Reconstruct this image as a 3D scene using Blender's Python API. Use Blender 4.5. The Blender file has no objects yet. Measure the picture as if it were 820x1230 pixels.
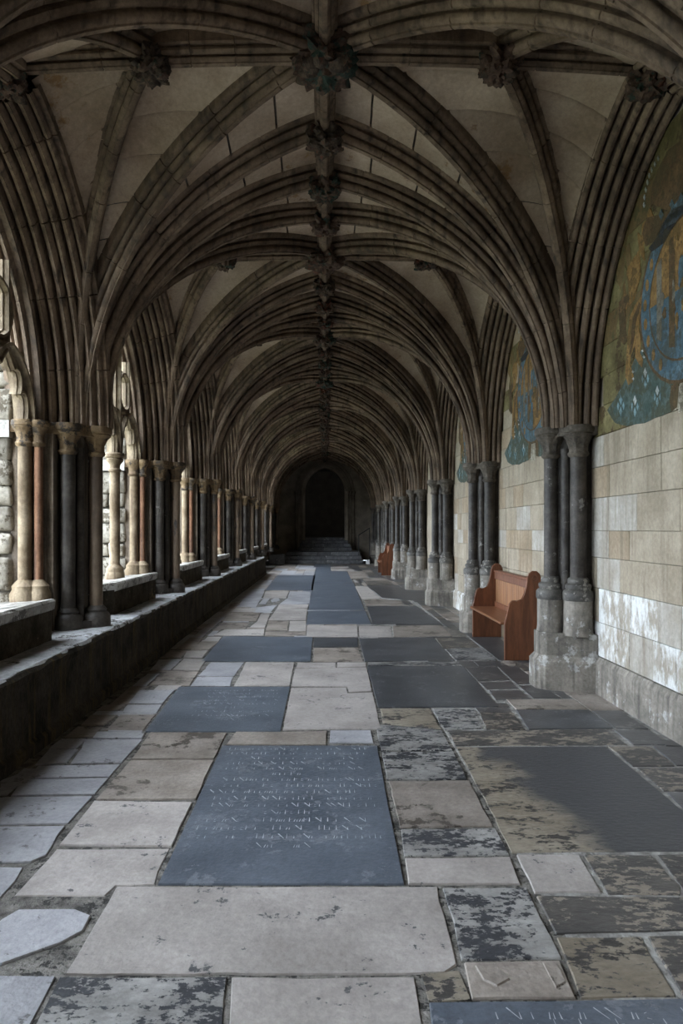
import bpy, bmesh, math, random
from mathutils import Vector, Matrix, noise
R = random.Random(7)
scene = bpy.context.scene
COL = scene.collection
# ------------------------------------------------------------------ camera, sky, exposure
FPX = 824.0                      # focal length in pixels of the 820x1230 frame
EYE = 1.60
cam_d = bpy.data.cameras.new('camera')
cam = bpy.data.objects.new('camera', cam_d); COL.objects.link(cam)
cam.location = (0, 0, EYE); cam.rotation_euler = (math.pi/2, 0, 0)
cam_d.sensor_width = 36.0; cam_d.lens = 36.0*FPX/1230.0
cam_d.shift_x = 20/1230.0; cam_d.shift_y = 20/1230.0
cam_d.clip_start = 0.05; cam_d.clip_end = 300
scene.camera = cam

world = bpy.data.worlds.new('overcast_sky'); scene.world = world; world.use_nodes = True
wn = world.node_tree.nodes; wl = world.node_tree.links; wn.clear()
wo = wn.new('ShaderNodeOutputWorld'); wb = wn.new('ShaderNodeBackground')
wt = wn.new('ShaderNodeTexCoord'); ws = wn.new('ShaderNodeSeparateXYZ'); wr = wn.new('ShaderNodeValToRGB')
wl.new(wt.outputs['Generated'], ws.inputs[0]); wl.new(ws.outputs['Z'], wr.inputs[0])
wr.color_ramp.elements[0].color = (0.76, 0.87, 1.0, 1); wr.color_ramp.elements[1].color = (0.80, 0.90, 1.0, 1)
wl.new(wr.outputs[0], wb.inputs[0]); wb.inputs[1].default_value = 1.0
wl.new(wb.outputs[0], wo.inputs[0])

vs = scene.view_settings
vs.view_transform = 'Standard'; vs.look = 'None'; vs.gamma = 1.0; vs.use_curve_mapping = False
vs.exposure = 4.42
scene.cycles.max_bounces = 10; scene.cycles.diffuse_bounces = 7; scene.cycles.glossy_bounces = 3
scene.cycles.use_denoising = True
scene.cycles.sample_clamp_indirect = 6.0

BAY = 3.70
P1 = 6.93                                        # first pier pair in view
PIERS = [P1 + BAY*k for k in range(-3, 8)]       # -4.17 ... 32.83
CENTRES = [p + BAY/2 for p in PIERS]
OPEN = [c for c in CENTRES if c < 28]            # bays open on the garth; the farthest opened only to light the end
OPEN = [PIERS[0]-BAY/2] + OPEN
YB, YE = PIERS[0]-BAY/2, PIERS[-1]+BAY/2          # back and far end of the walk
XW = 2.67                                        # face of the right wall
ZC = 2.62                                        # top of the capitals
ZR = 5.06                                        # underside of the ridge ribs
for c in OPEN:                                   # light portals: sampling guides in the arches, they give no light
    a = bpy.data.lights.new('portal', 'AREA'); a.shape = 'RECTANGLE'; a.size = 2.9; a.size_y = 3.8
    a.cycles.is_portal = True
    o = bpy.data.objects.new('portal', a); COL.objects.link(o)
    o.location = (-3.0, c, 2.85); o.rotation_euler = (0, -math.pi/2, 0)

# ------------------------------------------------------------------ materials
MATS = {}
def nd(nt, t, **kw):
    n = nt.nodes.new(t)
    for k, v in kw.items(): setattr(n, k, v)
    return n
def mat(name, c1, c2, scale=3.0, rough=0.85, bump=0.25, bscale=40.0, spots=None, spot_amt=0.5, spot_scale=6.0,
        stretch=(1, 1, 1), vary=0.12, spec=0.3, streak=None, joints=None, detail=6.0, grain=.22, soft=.035):
    """two-tone mottled stone; spots = (colour) flaked patches; streak = (colour) vertical streaks"""
    m = bpy.data.materials.new(name); m.use_nodes = True; nt = m.node_tree; L = nt.links
    b = nt.nodes['Principled BSDF']; b.inputs['Roughness'].default_value = rough
    b.inputs['Specular IOR Level'].default_value = spec
    g = nd(nt, 'ShaderNodeNewGeometry'); mp = nd(nt, 'ShaderNodeMapping'); mp.inputs['Scale'].default_value = stretch
    L.new(g.outputs['Position'], mp.inputs['Vector'])
    n1 = nd(nt, 'ShaderNodeTexNoise'); n1.inputs['Scale'].default_value = scale; n1.inputs['Detail'].default_value = detail
    n1.inputs['Roughness'].default_value = 0.6
    L.new(mp.outputs[0], n1.inputs['Vector'])
    r1 = nd(nt, 'ShaderNodeValToRGB'); r1.color_ramp.elements[0].position = 0.36; r1.color_ramp.elements[1].position = 0.66
    r1.color_ramp.elements[0].color = (*c1, 1); r1.color_ramp.elements[1].color = (*c2, 1)
    L.new(n1.outputs['Fac'], r1.inputs[0]); out = r1.outputs[0]
    def mixin(fac, col):
        nonlocal out
        mx = nd(nt, 'ShaderNodeMix', data_type='RGBA'); L.new(fac, mx.inputs[0]); L.new(out, mx.inputs[6])
        mx.inputs[7].default_value = (*col, 1); out = mx.outputs[2]
    bump_src = None
    if spots:
        n2 = nd(nt, 'ShaderNodeTexNoise'); n2.inputs['Scale'].default_value = spot_scale; n2.inputs['Detail'].default_value = 9
        n2.inputs['Roughness'].default_value = 0.72
        L.new(mp.outputs[0], n2.inputs['Vector'])
        n2b = nd(nt, 'ShaderNodeTexNoise'); n2b.inputs['Scale'].default_value = spot_scale*.22; n2b.inputs['Detail'].default_value = 3
        L.new(mp.outputs[0], n2b.inputs['Vector'])
        ma = nd(nt, 'ShaderNodeMath', operation='MULTIPLY_ADD'); ma.inputs[1].default_value = .6; L.new(n2b.outputs['Fac'], ma.inputs[0])
        mb_ = nd(nt, 'ShaderNodeMath', operation='SUBTRACT'); mb_.inputs[1].default_value = .3; L.new(n2.outputs['Fac'], mb_.inputs[0]); L.new(mb_.outputs[0], ma.inputs[2])
        r2 = nd(nt, 'ShaderNodeValToRGB'); r2.color_ramp.elements[0].position = spot_amt; r2.color_ramp.elements[1].position = spot_amt+soft
        L.new(ma.outputs[0], r2.inputs[0]); mixin(r2.outputs[0], spots); bump_src = r2.outputs[0]
    if streak:
        mp2 = nd(nt, 'ShaderNodeMapping'); mp2.inputs['Scale'].default_value = (9, 9, 0.7); L.new(g.outputs['Position'], mp2.inputs['Vector'])
        n3 = nd(nt, 'ShaderNodeTexNoise'); n3.inputs['Scale'].default_value = 1.6; n3.inputs['Detail'].default_value = 7
        L.new(mp2.outputs[0], n3.inputs['Vector'])
        r3 = nd(nt, 'ShaderNodeValToRGB'); r3.color_ramp.elements[0].position = 0.5; r3.color_ramp.elements[1].position = 0.72
        L.new(n3.outputs['Fac'], r3.inputs[0]); mixin(r3.outputs[0], streak)
    if grain:
        ng = nd(nt, 'ShaderNodeTexNoise'); ng.inputs['Scale'].default_value = 28; ng.inputs['Detail'].default_value = 8; ng.inputs['Roughness'].default_value = .75
        L.new(mp.outputs[0], ng.inputs['Vector']); gr = nd(nt, 'ShaderNodeMapRange'); gr.inputs[1].default_value = .3; gr.inputs[2].default_value = .7
        gr.inputs[3].default_value = 1-grain; gr.inputs[4].default_value = 1+grain; L.new(ng.outputs['Fac'], gr.inputs[0])
        gv = nd(nt, 'ShaderNodeVectorMath', operation='SCALE'); L.new(out, gv.inputs[0]); L.new(gr.outputs[0], gv.inputs[3]); out = gv.outputs[0]
    oi = nd(nt, 'ShaderNodeObjectInfo'); mr = nd(nt, 'ShaderNodeMapRange')
    mr.inputs[3].default_value = 1-vary; mr.inputs[4].default_value = 1+vary
    L.new(oi.outputs['Random'], mr.inputs[0])
    vm = nd(nt, 'ShaderNodeVectorMath', operation='SCALE'); L.new(out, vm.inputs[0]); L.new(mr.outputs[0], vm.inputs[3])
    L.new(vm.outputs[0], b.inputs['Base Color'])
    nb = nd(nt, 'ShaderNodeTexNoise'); nb.inputs['Scale'].default_value = bscale; nb.inputs['Detail'].default_value = 5
    L.new(mp.outputs[0], nb.inputs['Vector'])
    bp = nd(nt, 'ShaderNodeBump'); bp.inputs['Strength'].default_value = bump; bp.inputs['Distance'].default_value = 0.012
    L.new(nb.outputs['Fac'], bp.inputs['Height']); last = bp
    if bump_src is not None:
        b2 = nd(nt, 'ShaderNodeBump'); b2.inputs['Strength'].default_value = 0.5; b2.inputs['Distance'].default_value = 0.006; b2.invert = True
        L.new(bump_src, b2.inputs['Height']); L.new(bp.outputs[0], b2.inputs['Normal']); last = b2
    L.new(last.outputs[0], b.inputs['Normal'])
    MATS[name] = m
    return m
mat('rib_stone', (.084, .057, .039), (.208, .150, .104), 2.2, bump=.5, bscale=30, streak=(.045, .033, .025), vary=.16, grain=.3)
mat('web_stone', (.235, .170, .118), (.43, .345, .265), 1.1, bump=.4, bscale=22, spots=(.20, .12, .055), spot_amt=.62, spot_scale=6, vary=.12, soft=.08)
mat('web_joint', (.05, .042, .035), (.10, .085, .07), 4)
mat('marble_dark', (.026, .022, .019), (.078, .068, .059), 5, rough=.5, bump=.5, bscale=26, spots=(.20, .19, .175), spot_amt=.66, spot_scale=16, spec=.2, grain=.35)
mat('base_marble', (.055, .051, .046), (.13, .12, .105), 5, rough=.6, bump=.6, bscale=26, spots=(.25, .23, .20), spot_amt=.62, spot_scale=14, grain=.35)
mat('marble_brown', (.075, .052, .036), (.20, .145, .10), 4, rough=.6, bump=.4, spots=(.045, .038, .034), spot_amt=.58, spot_scale=9, stretch=(1, 1, .4), grain=.3)
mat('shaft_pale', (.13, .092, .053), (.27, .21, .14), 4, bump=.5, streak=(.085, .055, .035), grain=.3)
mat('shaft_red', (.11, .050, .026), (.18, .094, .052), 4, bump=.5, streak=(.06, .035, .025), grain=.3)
mat('pier_stone', (.075, .058, .043), (.17, .135, .10), 3, bump=.5, streak=(.04, .03, .025), grain=.3)
mat('capital_stone', (.055, .046, .037), (.125, .105, .083), 7, bump=.7, bscale=30, grain=.35)
mat('capital_ochre', (.085, .055, .030), (.19, .13, .07), 5, bump=.7, bscale=30, spots=(.045, .035, .026), spot_amt=.52, spot_scale=9, grain=.35)
mat('pedestal_stone', (.15, .135, .115), (.29, .26, .22), 4, bump=.6, streak=(.085, .075, .065), spots=(.40, .385, .36), spot_amt=.60, spot_scale=9, grain=.3)
mat('ashlar_beige', (.235, .195, .14), (.335, .285, .215), 2.6, bump=.4, streak=(.20, .165, .12), vary=.06)
mat('ashlar_tan', (.225, .17, .11), (.315, .25, .175), 2.6, bump=.4, streak=(.18, .145, .10), vary=.07)
mat('ashlar_white', (.27, .24, .195), (.40, .375, .335), 3, bump=.4, streak=(.22, .19, .15), vary=.06)
mat('ashlar_limewash', (.25, .215, .165), (.38, .345, .295), 3, bump=.5, spots=(.60, .60, .58), spot_amt=.44, spot_scale=9, stretch=(1, 1, .55), vary=.06, soft=.14)
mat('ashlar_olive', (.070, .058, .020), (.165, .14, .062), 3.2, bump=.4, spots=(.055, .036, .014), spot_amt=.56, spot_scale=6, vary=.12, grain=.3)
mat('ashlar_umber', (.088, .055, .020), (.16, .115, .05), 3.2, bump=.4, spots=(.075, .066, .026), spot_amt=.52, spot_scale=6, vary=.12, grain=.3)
mat('mortar', (.21, .18, .14), (.30, .265, .215), 6, bump=.5)
mat('floor_mortar', (.085, .078, .07), (.23, .215, .195), 9, bump=1.0, bscale=60, spots=(.04, .038, .035), spot_amt=.55, spot_scale=24, grain=.4)
mat('pale_mortar', (.16, .15, .14), (.38, .37, .35), 9, bump=.9, bscale=60)
mat('bench_face_shaded', (.014, .012, .010), (.045, .038, .030), 4, rough=.8, bump=.6, streak=(.065, .046, .02), grain=.4, spec=.05)  # near-black tone paints the shade on the bench front
mat('bench_top_lit', (.36, .36, .37), (.52, .52, .53), 5, rough=.26, bump=.3, bscale=30, spots=(.13, .125, .12), spot_amt=.6, spot_scale=12, spec=.6, grain=.3)  # pale bluish tone paints sky light onto the top of the bench
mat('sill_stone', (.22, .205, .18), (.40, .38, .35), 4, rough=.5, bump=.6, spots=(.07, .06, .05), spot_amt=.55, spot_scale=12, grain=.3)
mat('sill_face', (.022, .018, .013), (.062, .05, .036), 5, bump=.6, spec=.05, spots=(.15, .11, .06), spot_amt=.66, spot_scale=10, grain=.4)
mat('tracery_stone', (.13, .095, .06), (.27, .215, .145), 4, bump=.45, streak=(.07, .05, .035), grain=.3)
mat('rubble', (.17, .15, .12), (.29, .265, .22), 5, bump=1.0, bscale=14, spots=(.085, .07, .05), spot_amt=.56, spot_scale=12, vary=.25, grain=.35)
mat('rubble_bed', (.075, .065, .05), (.14, .12, .095), 9, bump=.8)
mat('boss_stone', (.028, .020, .015), (.085, .060, .042), 14, bump=.8, spots=(.085, .032, .02), spot_amt=.58, spot_scale=14, grain=.4)
mat('boss_painted', (.040, .022, .016), (.10, .065, .046), 14, bump=.8, spots=(.022, .038, .03), spot_amt=.53, spot_scale=12, grain=.4)
mat('end_stone', (.16, .13, .10), (.29, .25, .20), 2, bump=.4)
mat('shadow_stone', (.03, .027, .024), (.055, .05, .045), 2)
mat('step_stone', (.07, .07, .075), (.15, .15, .155), 4, bump=.3, spots=(.36, .36, .36), spot_amt=.64, spot_scale=12)
mat('lawn', (.075, .09, .04), (.13, .145, .075), 8, bump=.6)
mat('bounce_gravel', (.34, .31, .27), (.46, .43, .38), 14, bump=.7)
mat('pew_wood', (.095, .032, .014), (.19, .072, .033), 3, rough=.42, bump=.12, stretch=(6, 6, .8), spec=.5, vary=.06)
mat('pew_board', (.20, .088, .038), (.31, .15, .068), 3, rough=.42, bump=.12, stretch=(9, 9, .8), spec=.5, vary=.14)
mat('pew_seat', (.13, .05, .022), (.23, .10, .048), 3, rough=.36, bump=.12, stretch=(9, .8, 9), spec=.5)
mat('iron', (.01, .01, .01), (.02, .02, .02), 8, rough=.5)
mat('white_paper', (.7, .7, .7), (.8, .8, .8), 8)
# flagstones
mat('flag_pale', (.265, .238, .222), (.40, .366, .345), 2.2, rough=.5, bump=.35, bscale=45, spots=(.075, .075, .078), spot_amt=.635, spot_scale=15, spec=.45, vary=.10)
mat('flag_blue', (.24, .238, .255), (.37, .366, .385), 2.2, rough=.48, bump=.35, bscale=45, spots=(.12, .115, .115), spot_amt=.63, spot_scale=15, spec=.45, vary=.10)
mat('flag_brown', (.165, .140, .120), (.30, .262, .232), 2.2, rough=.55, bump=.45, bscale=40, spots=(.075, .062, .052), spot_amt=.575, spot_scale=7, vary=.12, grain=.28)
mat('flag_tan', (.19, .16, .122), (.285, .25, .20), 2.5, rough=.55, bump=.45, spots=(.055, .05, .047), spot_amt=.55, spot_scale=22, stretch=(.6, 1, 1), grain=.28)
mat('flag_fleck', (.175, .168, .16), (.30, .29, .28), 4, rough=.5, bump=.45, spots=(.040, .041, .046), spot_amt=.505, spot_scale=25, stretch=(.7, 1, 1), vary=.10, grain=.28)
mat('flag_dark', (.042, .041, .043), (.088, .086, .088), 3, rough=.36, bump=.25, spots=(.16, .15, .14), spot_amt=.61, spot_scale=15, spec=.5, stretch=(.6, 1, 1), vary=.15, grain=.3)
mat('flag_darkfleck', (.042, .041, .042), (.088, .08, .074), 3, rough=.42, bump=.4, spots=(.22, .19, .155), spot_amt=.525, spot_scale=24, stretch=(.6, 1, 1), vary=.15, grain=.3)
mat('ledger_slate', (.068, .080, .100), (.115, .132, .16), 2.2, rough=.36, bump=.25, bscale=50, spots=(.145, .16, .185), spot_amt=.60, spot_scale=12, spec=.5, vary=.06, grain=.28)
mat('ledger_black', (.038, .040, .045), (.080, .083, .092), 2.2, rough=.34, bump=.2, bscale=50, spots=(.12, .12, .13), spot_amt=.61, spot_scale=16, spec=.5, vary=.06, grain=.3)
mat('incision', (.46, .48, .51), (.56, .58, .61), 9)
# wall painting pigments
for nm, a, b_ in (('paint_teal', (.036, .058, .050), (.075, .102, .090)), ('paint_blue', (.042, .082, .105), (.082, .13, .16)),
                  ('paint_ochre', (.15, .084, .024), (.225, .135, .048)), ('paint_umber', (.062, .036, .015), (.11, .068, .03)),
                  ('paint_white', (.34, .36, .35), (.46, .47, .46)), ('paint_cyan', (.12, .20, .225), (.19, .28, .30)),
                  ('paint_black', (.012, .014, .017), (.024, .027, .03)), ('paint_grey', (.10, .092, .072), (.16, .145, .115)),
                  ('plaster_cream', (.36, .325, .25), (.44, .41, .33))):
    mat(nm, a, b_, 7, bump=.3, bscale=60, spots=tuple(x*.55+y*.45 for x, y in zip(a, (.06, .05, .022))), spot_amt=.50, spot_scale=16, vary=.05, grain=.35)
# big slab: black stone with a worn tan end
def tan_black():
    m = MATS['flag_tan'].copy(); m.name = 'flag_tanblack'; nt = m.node_tree; L = nt.links
    b = nt.nodes['Principled BSDF']; src = b.inputs['Base Color'].links[0].from_socket
    g = nd(nt, 'ShaderNodeNewGeometry'); sp = nd(nt, 'ShaderNodeSeparateXYZ'); L.new(g.outputs['Position'], sp.inputs[0])
    ns = nd(nt, 'ShaderNodeTexNoise'); ns.inputs['Scale'].default_value = 2.6; ns.inputs['Detail'].default_value = 9; L.new(g.outputs['Position'], ns.inputs['Vector'])
    m1 = nd(nt, 'ShaderNodeMath', operation='MULTIPLY'); m1.inputs[1].default_value = .75; L.new(ns.outputs['Fac'], m1.inputs[0])
    m3 = nd(nt, 'ShaderNodeMath', operation='MULTIPLY_ADD'); m3.inputs[1].default_value = .16; L.new(sp.outputs['Y'], m3.inputs[0])
    a1 = nd(nt, 'ShaderNodeMath', operation='ADD'); L.new(sp.outputs['X'], a1.inputs[0]); L.new(m1.outputs[0], m3.inputs[2]); L.new(m3.outputs[0], a1.inputs[1])
    rr = nd(nt, 'ShaderNodeValToRGB'); mr = nd(nt, 'ShaderNodeMapRange'); mr.inputs[1].default_value = 2.1; mr.inputs[2].default_value = 2.6
    L.new(a1.outputs[0], mr.inputs[0]); L.new(mr.outputs[0], rr.inputs[0])
    rr.color_ramp.elements[0].position = .25; rr.color_ramp.elements[1].position = .6
    mx = nd(nt, 'ShaderNodeMix', data_type='RGBA'); L.new(rr.outputs[0], mx.inputs[0]); L.new(src, mx.inputs[6]); mx.inputs[7].default_value = (.06, .06, .064, 1)
    L.new(mx.outputs[2], b.inputs['Base Color']); b.inputs['Roughness'].default_value = .45
    MATS['flag_tanblack'] = m
tan_black()

# ------------------------------------------------------------------ helpers
def me(name, verts, faces, material, smooth=None):
    m = bpy.data.meshes.new(name); m.from_pydata([tuple(v) for v in verts], [], faces); m.validate()
    bm = bmesh.new(); bm.from_mesh(m); bmesh.ops.recalc_face_normals(bm, faces=bm.faces); bm.to_mesh(m); bm.free()
    m.materials.append(MATS[material])
    if smooth is not None:
        m.shade_smooth(); m.set_sharp_from_angle(angle=math.radians(smooth))
    return m
def ob(name, mesh, parent=None, loc=None):
    o = bpy.data.objects.new(name, mesh); COL.objects.link(o)
    if parent is not None: o.parent = parent
    if loc is not None: o.location = loc
    return o
def empty(name, loc=(0, 0, 0), kind=None, label=None, cat=None, group=None):
    o = bpy.data.objects.new(name, None); COL.objects.link(o); o.location = loc; o.empty_display_size = .1
    return tag(o, label, cat, group, kind)
def tag(o, label=None, cat=None, group=None, kind=None):
    if label: o['label'] = label
    if cat: o['category'] = cat
    if group: o['group'] = group
    if kind: o['kind'] = kind
    return o
class MB:
    def __init__(s): s.v = []; s.f = []
    def add(s, vs_, fs):
        k = len(s.v); s.v += [Vector(v) for v in vs_]; s.f += [tuple(i+k for i in f) for f in fs]; return s
    def box(s, x0, x1, y0, y1, z0, z1):
        v = [(x, y, z) for z in (z0, z1) for y in (y0, y1) for x in (x0, x1)]
        return s.add(v, [(0, 2, 3, 1), (4, 5, 7, 6), (0, 1, 5, 4), (2, 6, 7, 3), (0, 4, 6, 2), (1, 3, 7, 5)])
    def prism(s, poly, axis, a, b):
        """extrude 2-D polygon along an axis; poly coords are the other two axes in order"""
        def p3(p, t):
            if axis == 0: return (t, p[0], p[1])
            if axis == 1: return (p[0], t, p[1])
            return (p[0], p[1], t)
        n = len(poly); v = [p3(p, a) for p in poly] + [p3(p, b) for p in poly]
        return s.add(v, [tuple(range(n)), tuple(range(2*n-1, n-1, -1))] + [(i, (i+1) % n, n+(i+1) % n, n+i) for i in range(n)])
    def rings(s, rs, closed=True, cap=True):
        n = len(rs[0]); fs = []
        for k in range(len(rs)-1):
            for i in range(n if closed else n-1):
                j = (i+1) % n
                fs.append((k*n+i, k*n+j, (k+1)*n+j, (k+1)*n+i))
        if cap and closed:
            fs.append(tuple(range(n-1, -1, -1))); fs.append(tuple((len(rs)-1)*n+i for i in range(n)))
        return s.add([v for r in rs for v in r], fs)
    def lathe(s, cx, cy, prof, n=20, wob=None):
        """prof = [(r,z)...]"""
        rs = []
        for k, (r, z) in enumerate(prof):
            ring = []
            for i in range(n):
                a = 2*math.pi*i/n; rr = r*(1+(wob(a, k) if wob else 0))
                ring.append((cx+rr*math.cos(a), cy+rr*math.sin(a), z))
            rs.append(ring)
        return s.rings(rs)
    def mesh(s, name, material, smooth=None): return me(name, s.v, s.f, material, smooth)
    def obj(s, name, material, parent=None, smooth=None, loc=None): return ob(name, s.mesh(name, material, smooth), parent, loc)

def chbox(x0, x1, y0, y1, z0, z1, b=.006, jit=0.0, rnd=R):
    """box with bevelled edges on all sides"""
    def j(): return rnd.uniform(-jit, jit)
    X = (x0, x1); Y = (y0, y1); Z = (z0, z1)
    bm = bmesh.new()
    vv = [bm.verts.new((x+j(), y+j(), z+j())) for z in Z for y in Y for x in X]
    for f in [(0, 2, 3, 1), (4, 5, 7, 6), (0, 1, 5, 4), (2, 6, 7, 3), (0, 4, 6, 2), (1, 3, 7, 5)]: bm.faces.new([vv[i] for i in f])
    bmesh.ops.bevel(bm, geom=list(bm.edges), offset=b, segments=1, affect='EDGES')
    return bm
def bm_obj(bm, name, material, parent=None, smooth=None):
    m = bpy.data.meshes.new(name); bm.normal_update(); bmesh.ops.recalc_face_normals(bm, faces=bm.faces); bm.to_mesh(m); bm.free(); m.materials.append(MATS[material])
    if smooth is not None: m.shade_smooth(); m.set_sharp_from_angle(angle=math.radians(smooth))
    return ob(name, m, parent)

# sweep of a (s, n) profile along a path lying in a vertical plane
def frames(path, side):
    out = []
    for i, p in enumerate(path):
        a = path[max(i-1, 0)]; b = path[min(i+1, len(path)-1)]
        t = (b-a).normalized(); n = side.cross(t)
        out.append((p, n.normalized()))
    return out
def sweep(path, side, prof, outward, groove=0.0):
    """outward: a vector roughly pointing to the back of the rib at mid path"""
    fr = frames(path, side); mid = fr[len(fr)//2]
    sg = 1 if mid[1].dot(outward) > 0 else -1
    rs = []; acc = 0; nxt = groove*.6
    for i, (p, n) in enumerate(fr):
        n = n*sg
        if groove and i and i < len(fr)-1:
            acc += (p-path[i-1]).length
            if acc > nxt:
                nxt += groove; t = (path[i+1]-path[i-1]).normalized()
                for dt, sh in ((-.006, 0), (-.002, .008), (.002, .008), (.006, 0)):
                    q = p+t*dt
                    rs.append([q + side*(s*(1-sh*6)) + n*(m+sh) for s, m in prof])
                continue
        rs.append([p + side*s + n*m for s, m in prof])
    return MB().rings(rs, closed=False, cap=False), sg, fr
def arc_path(p0, p1, z0, z1, k, n=22):
    d = Vector((p1[0]-p0[0], p1[1]-p0[1], 0)); s = d.length; d.normalize()
    a = s*k; ce = (k-1)/k; b = (z1-z0)/math.sqrt(1-ce*ce); te = math.acos(ce)
    return [Vector((p0[0], p0[1], z0)) + d*(a*(1-math.cos(te*i/n))) + Vector((0, 0, b*math.sin(te*i/n))) for i in range(n+1)]
def mirror_prof(h): return [(-s, n) for s, n in reversed(h)] + [(s, n) for s, n in h if s > 0 or n > 0][0:]

RIB = mirror_prof([(.012, 0), (.021, .001), (.022, .013), (.038, .019), (.049, .033), (.053, .051), (.046, .067), (.030, .078), (.024, .096), (.034, .102),
                   (.042, .100), (.044, .090), (.060, .092), (.074, .104), (.079, .122), (.071, .138), (.055, .146), (.049, .164), (.060, .170),
                   (.068, .168), (.070, .158), (.088, .160), (.104, .172), (.112, .190), (.115, .30)])
RIDGE = mirror_prof([(.010, 0), (.019, .001), (.020, .010), (.034, .018), (.041, .034), (.030, .050), (.026, .062), (.040, .066), (.043, .056), (.058, .060),
                     (.070, .074), (.070, .090), (.056, .102), (.058, .112), (.080, .110), (.090, .122), (.090, .26)])

# ------------------------------------------------------------------ vault
ceiling = empty('ceiling', kind='structure')
def mould(rolls):
    """chain of roll mouldings: list of (s centre, n centre, radius); returns open polyline following them"""
    pts = []
    for i, (s, n, r) in enumerate(rolls):
        for a, q in ((140, 1), (180, 1), (220, 1), (252, 1), (256, 1.22), (284, 1.22), (288, 1), (320, 1), (360, 1), (400, 1)):
            t = math.radians(a); pts.append((s+r*q*math.cos(t), n+r*q*math.sin(t)+r))
        if i < len(rolls)-1:
            s2, n2, r2 = rolls[i+1]; pts.append(((s+s2)/2-.004, max(n, n2)+r*1.6+.010)); pts.append(((s+s2)/2+.004, max(n, n2)+r*1.6+.008))
    return pts
# curve plan positions on the right side (x>0); far direction (+y)
def rib_set(sx, sy):
    """ribs springing from the pier at y=0 on side sx towards sy; returns list of (kind, path, side, outward)"""
    B = BAY/2
    spec = [('formeret', (2.47, .36), (2.47, B), 4.80, 1.28),
            ('tierceron', (2.42, .21), (1.29, B), ZR-.03, 1.10),
            ('diagonal', (2.34, .15), (0, B), ZR, 1.06),
            ('tierceron', (2.27, .09), (0, B*.46), ZR, 1.16),
            ('transverse', (2.20, 0), (0, 0), ZR, 1.28)]
    out = []
    for kind, a, b, z1, k in spec:
        if kind == 'formeret' and sx > 0 and sy < 0: a = (2.47, .25)
        if kind == 'formeret' and sx < 0: a = (2.82, .44); b = (2.82, B); z1 = 4.56
        a = (a[0]*sx, a[1]*sy); b = (b[0]*sx, b[1]*sy)
        path = arc_path(a, b, ZC-.02, z1, k)
        d = Vector((b[0]-a[0], b[1]-a[1], 0)).normalized(); side = Vector((-d.y, d.x, 0))
        outw = -d+Vector((0, 0, 1))
        out.append((kind, path, side, outw))
    return out
FORM_R = mould([(-.19, .165, .026), (-.122, .13, .034), (-.05, .09, .028), (.025, .055, .036), (.098, .02, .028), (.17, .0, .036)])
FORM_R = [(-.235, .34), (-.225, .21)] + FORM_R + [(.26, .06)]
FORM_L = mould([(-.585, .33, .030), (-.51, .295, .038), (-.43, .25, .031), (-.35, .215, .042), (-.265, .165, .032), (-.18, .125, .040), (-.10, .075, .031), (-.03, .03, .036), (.045, .02, .030)])
FORM_L = [(-.67, .50), (-.655, .38)] + FORM_L + [(.10, .03), (.22, .05)]
def rib_offset(path, side, outw, off):
    fr = frames(path, side); sg = 1 if fr[len(fr)//2][1].dot(outw) > 0 else -1
    return [p+n*(sg*off) for p, n in fr]
RIBM = {}; WEBM = {}; STRIPM = {}
def lerp_curve(c, t):
    x = t*(len(c)-1); i = min(int(x), len(c)-2); return c[i].lerp(c[i+1], x-i)
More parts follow.
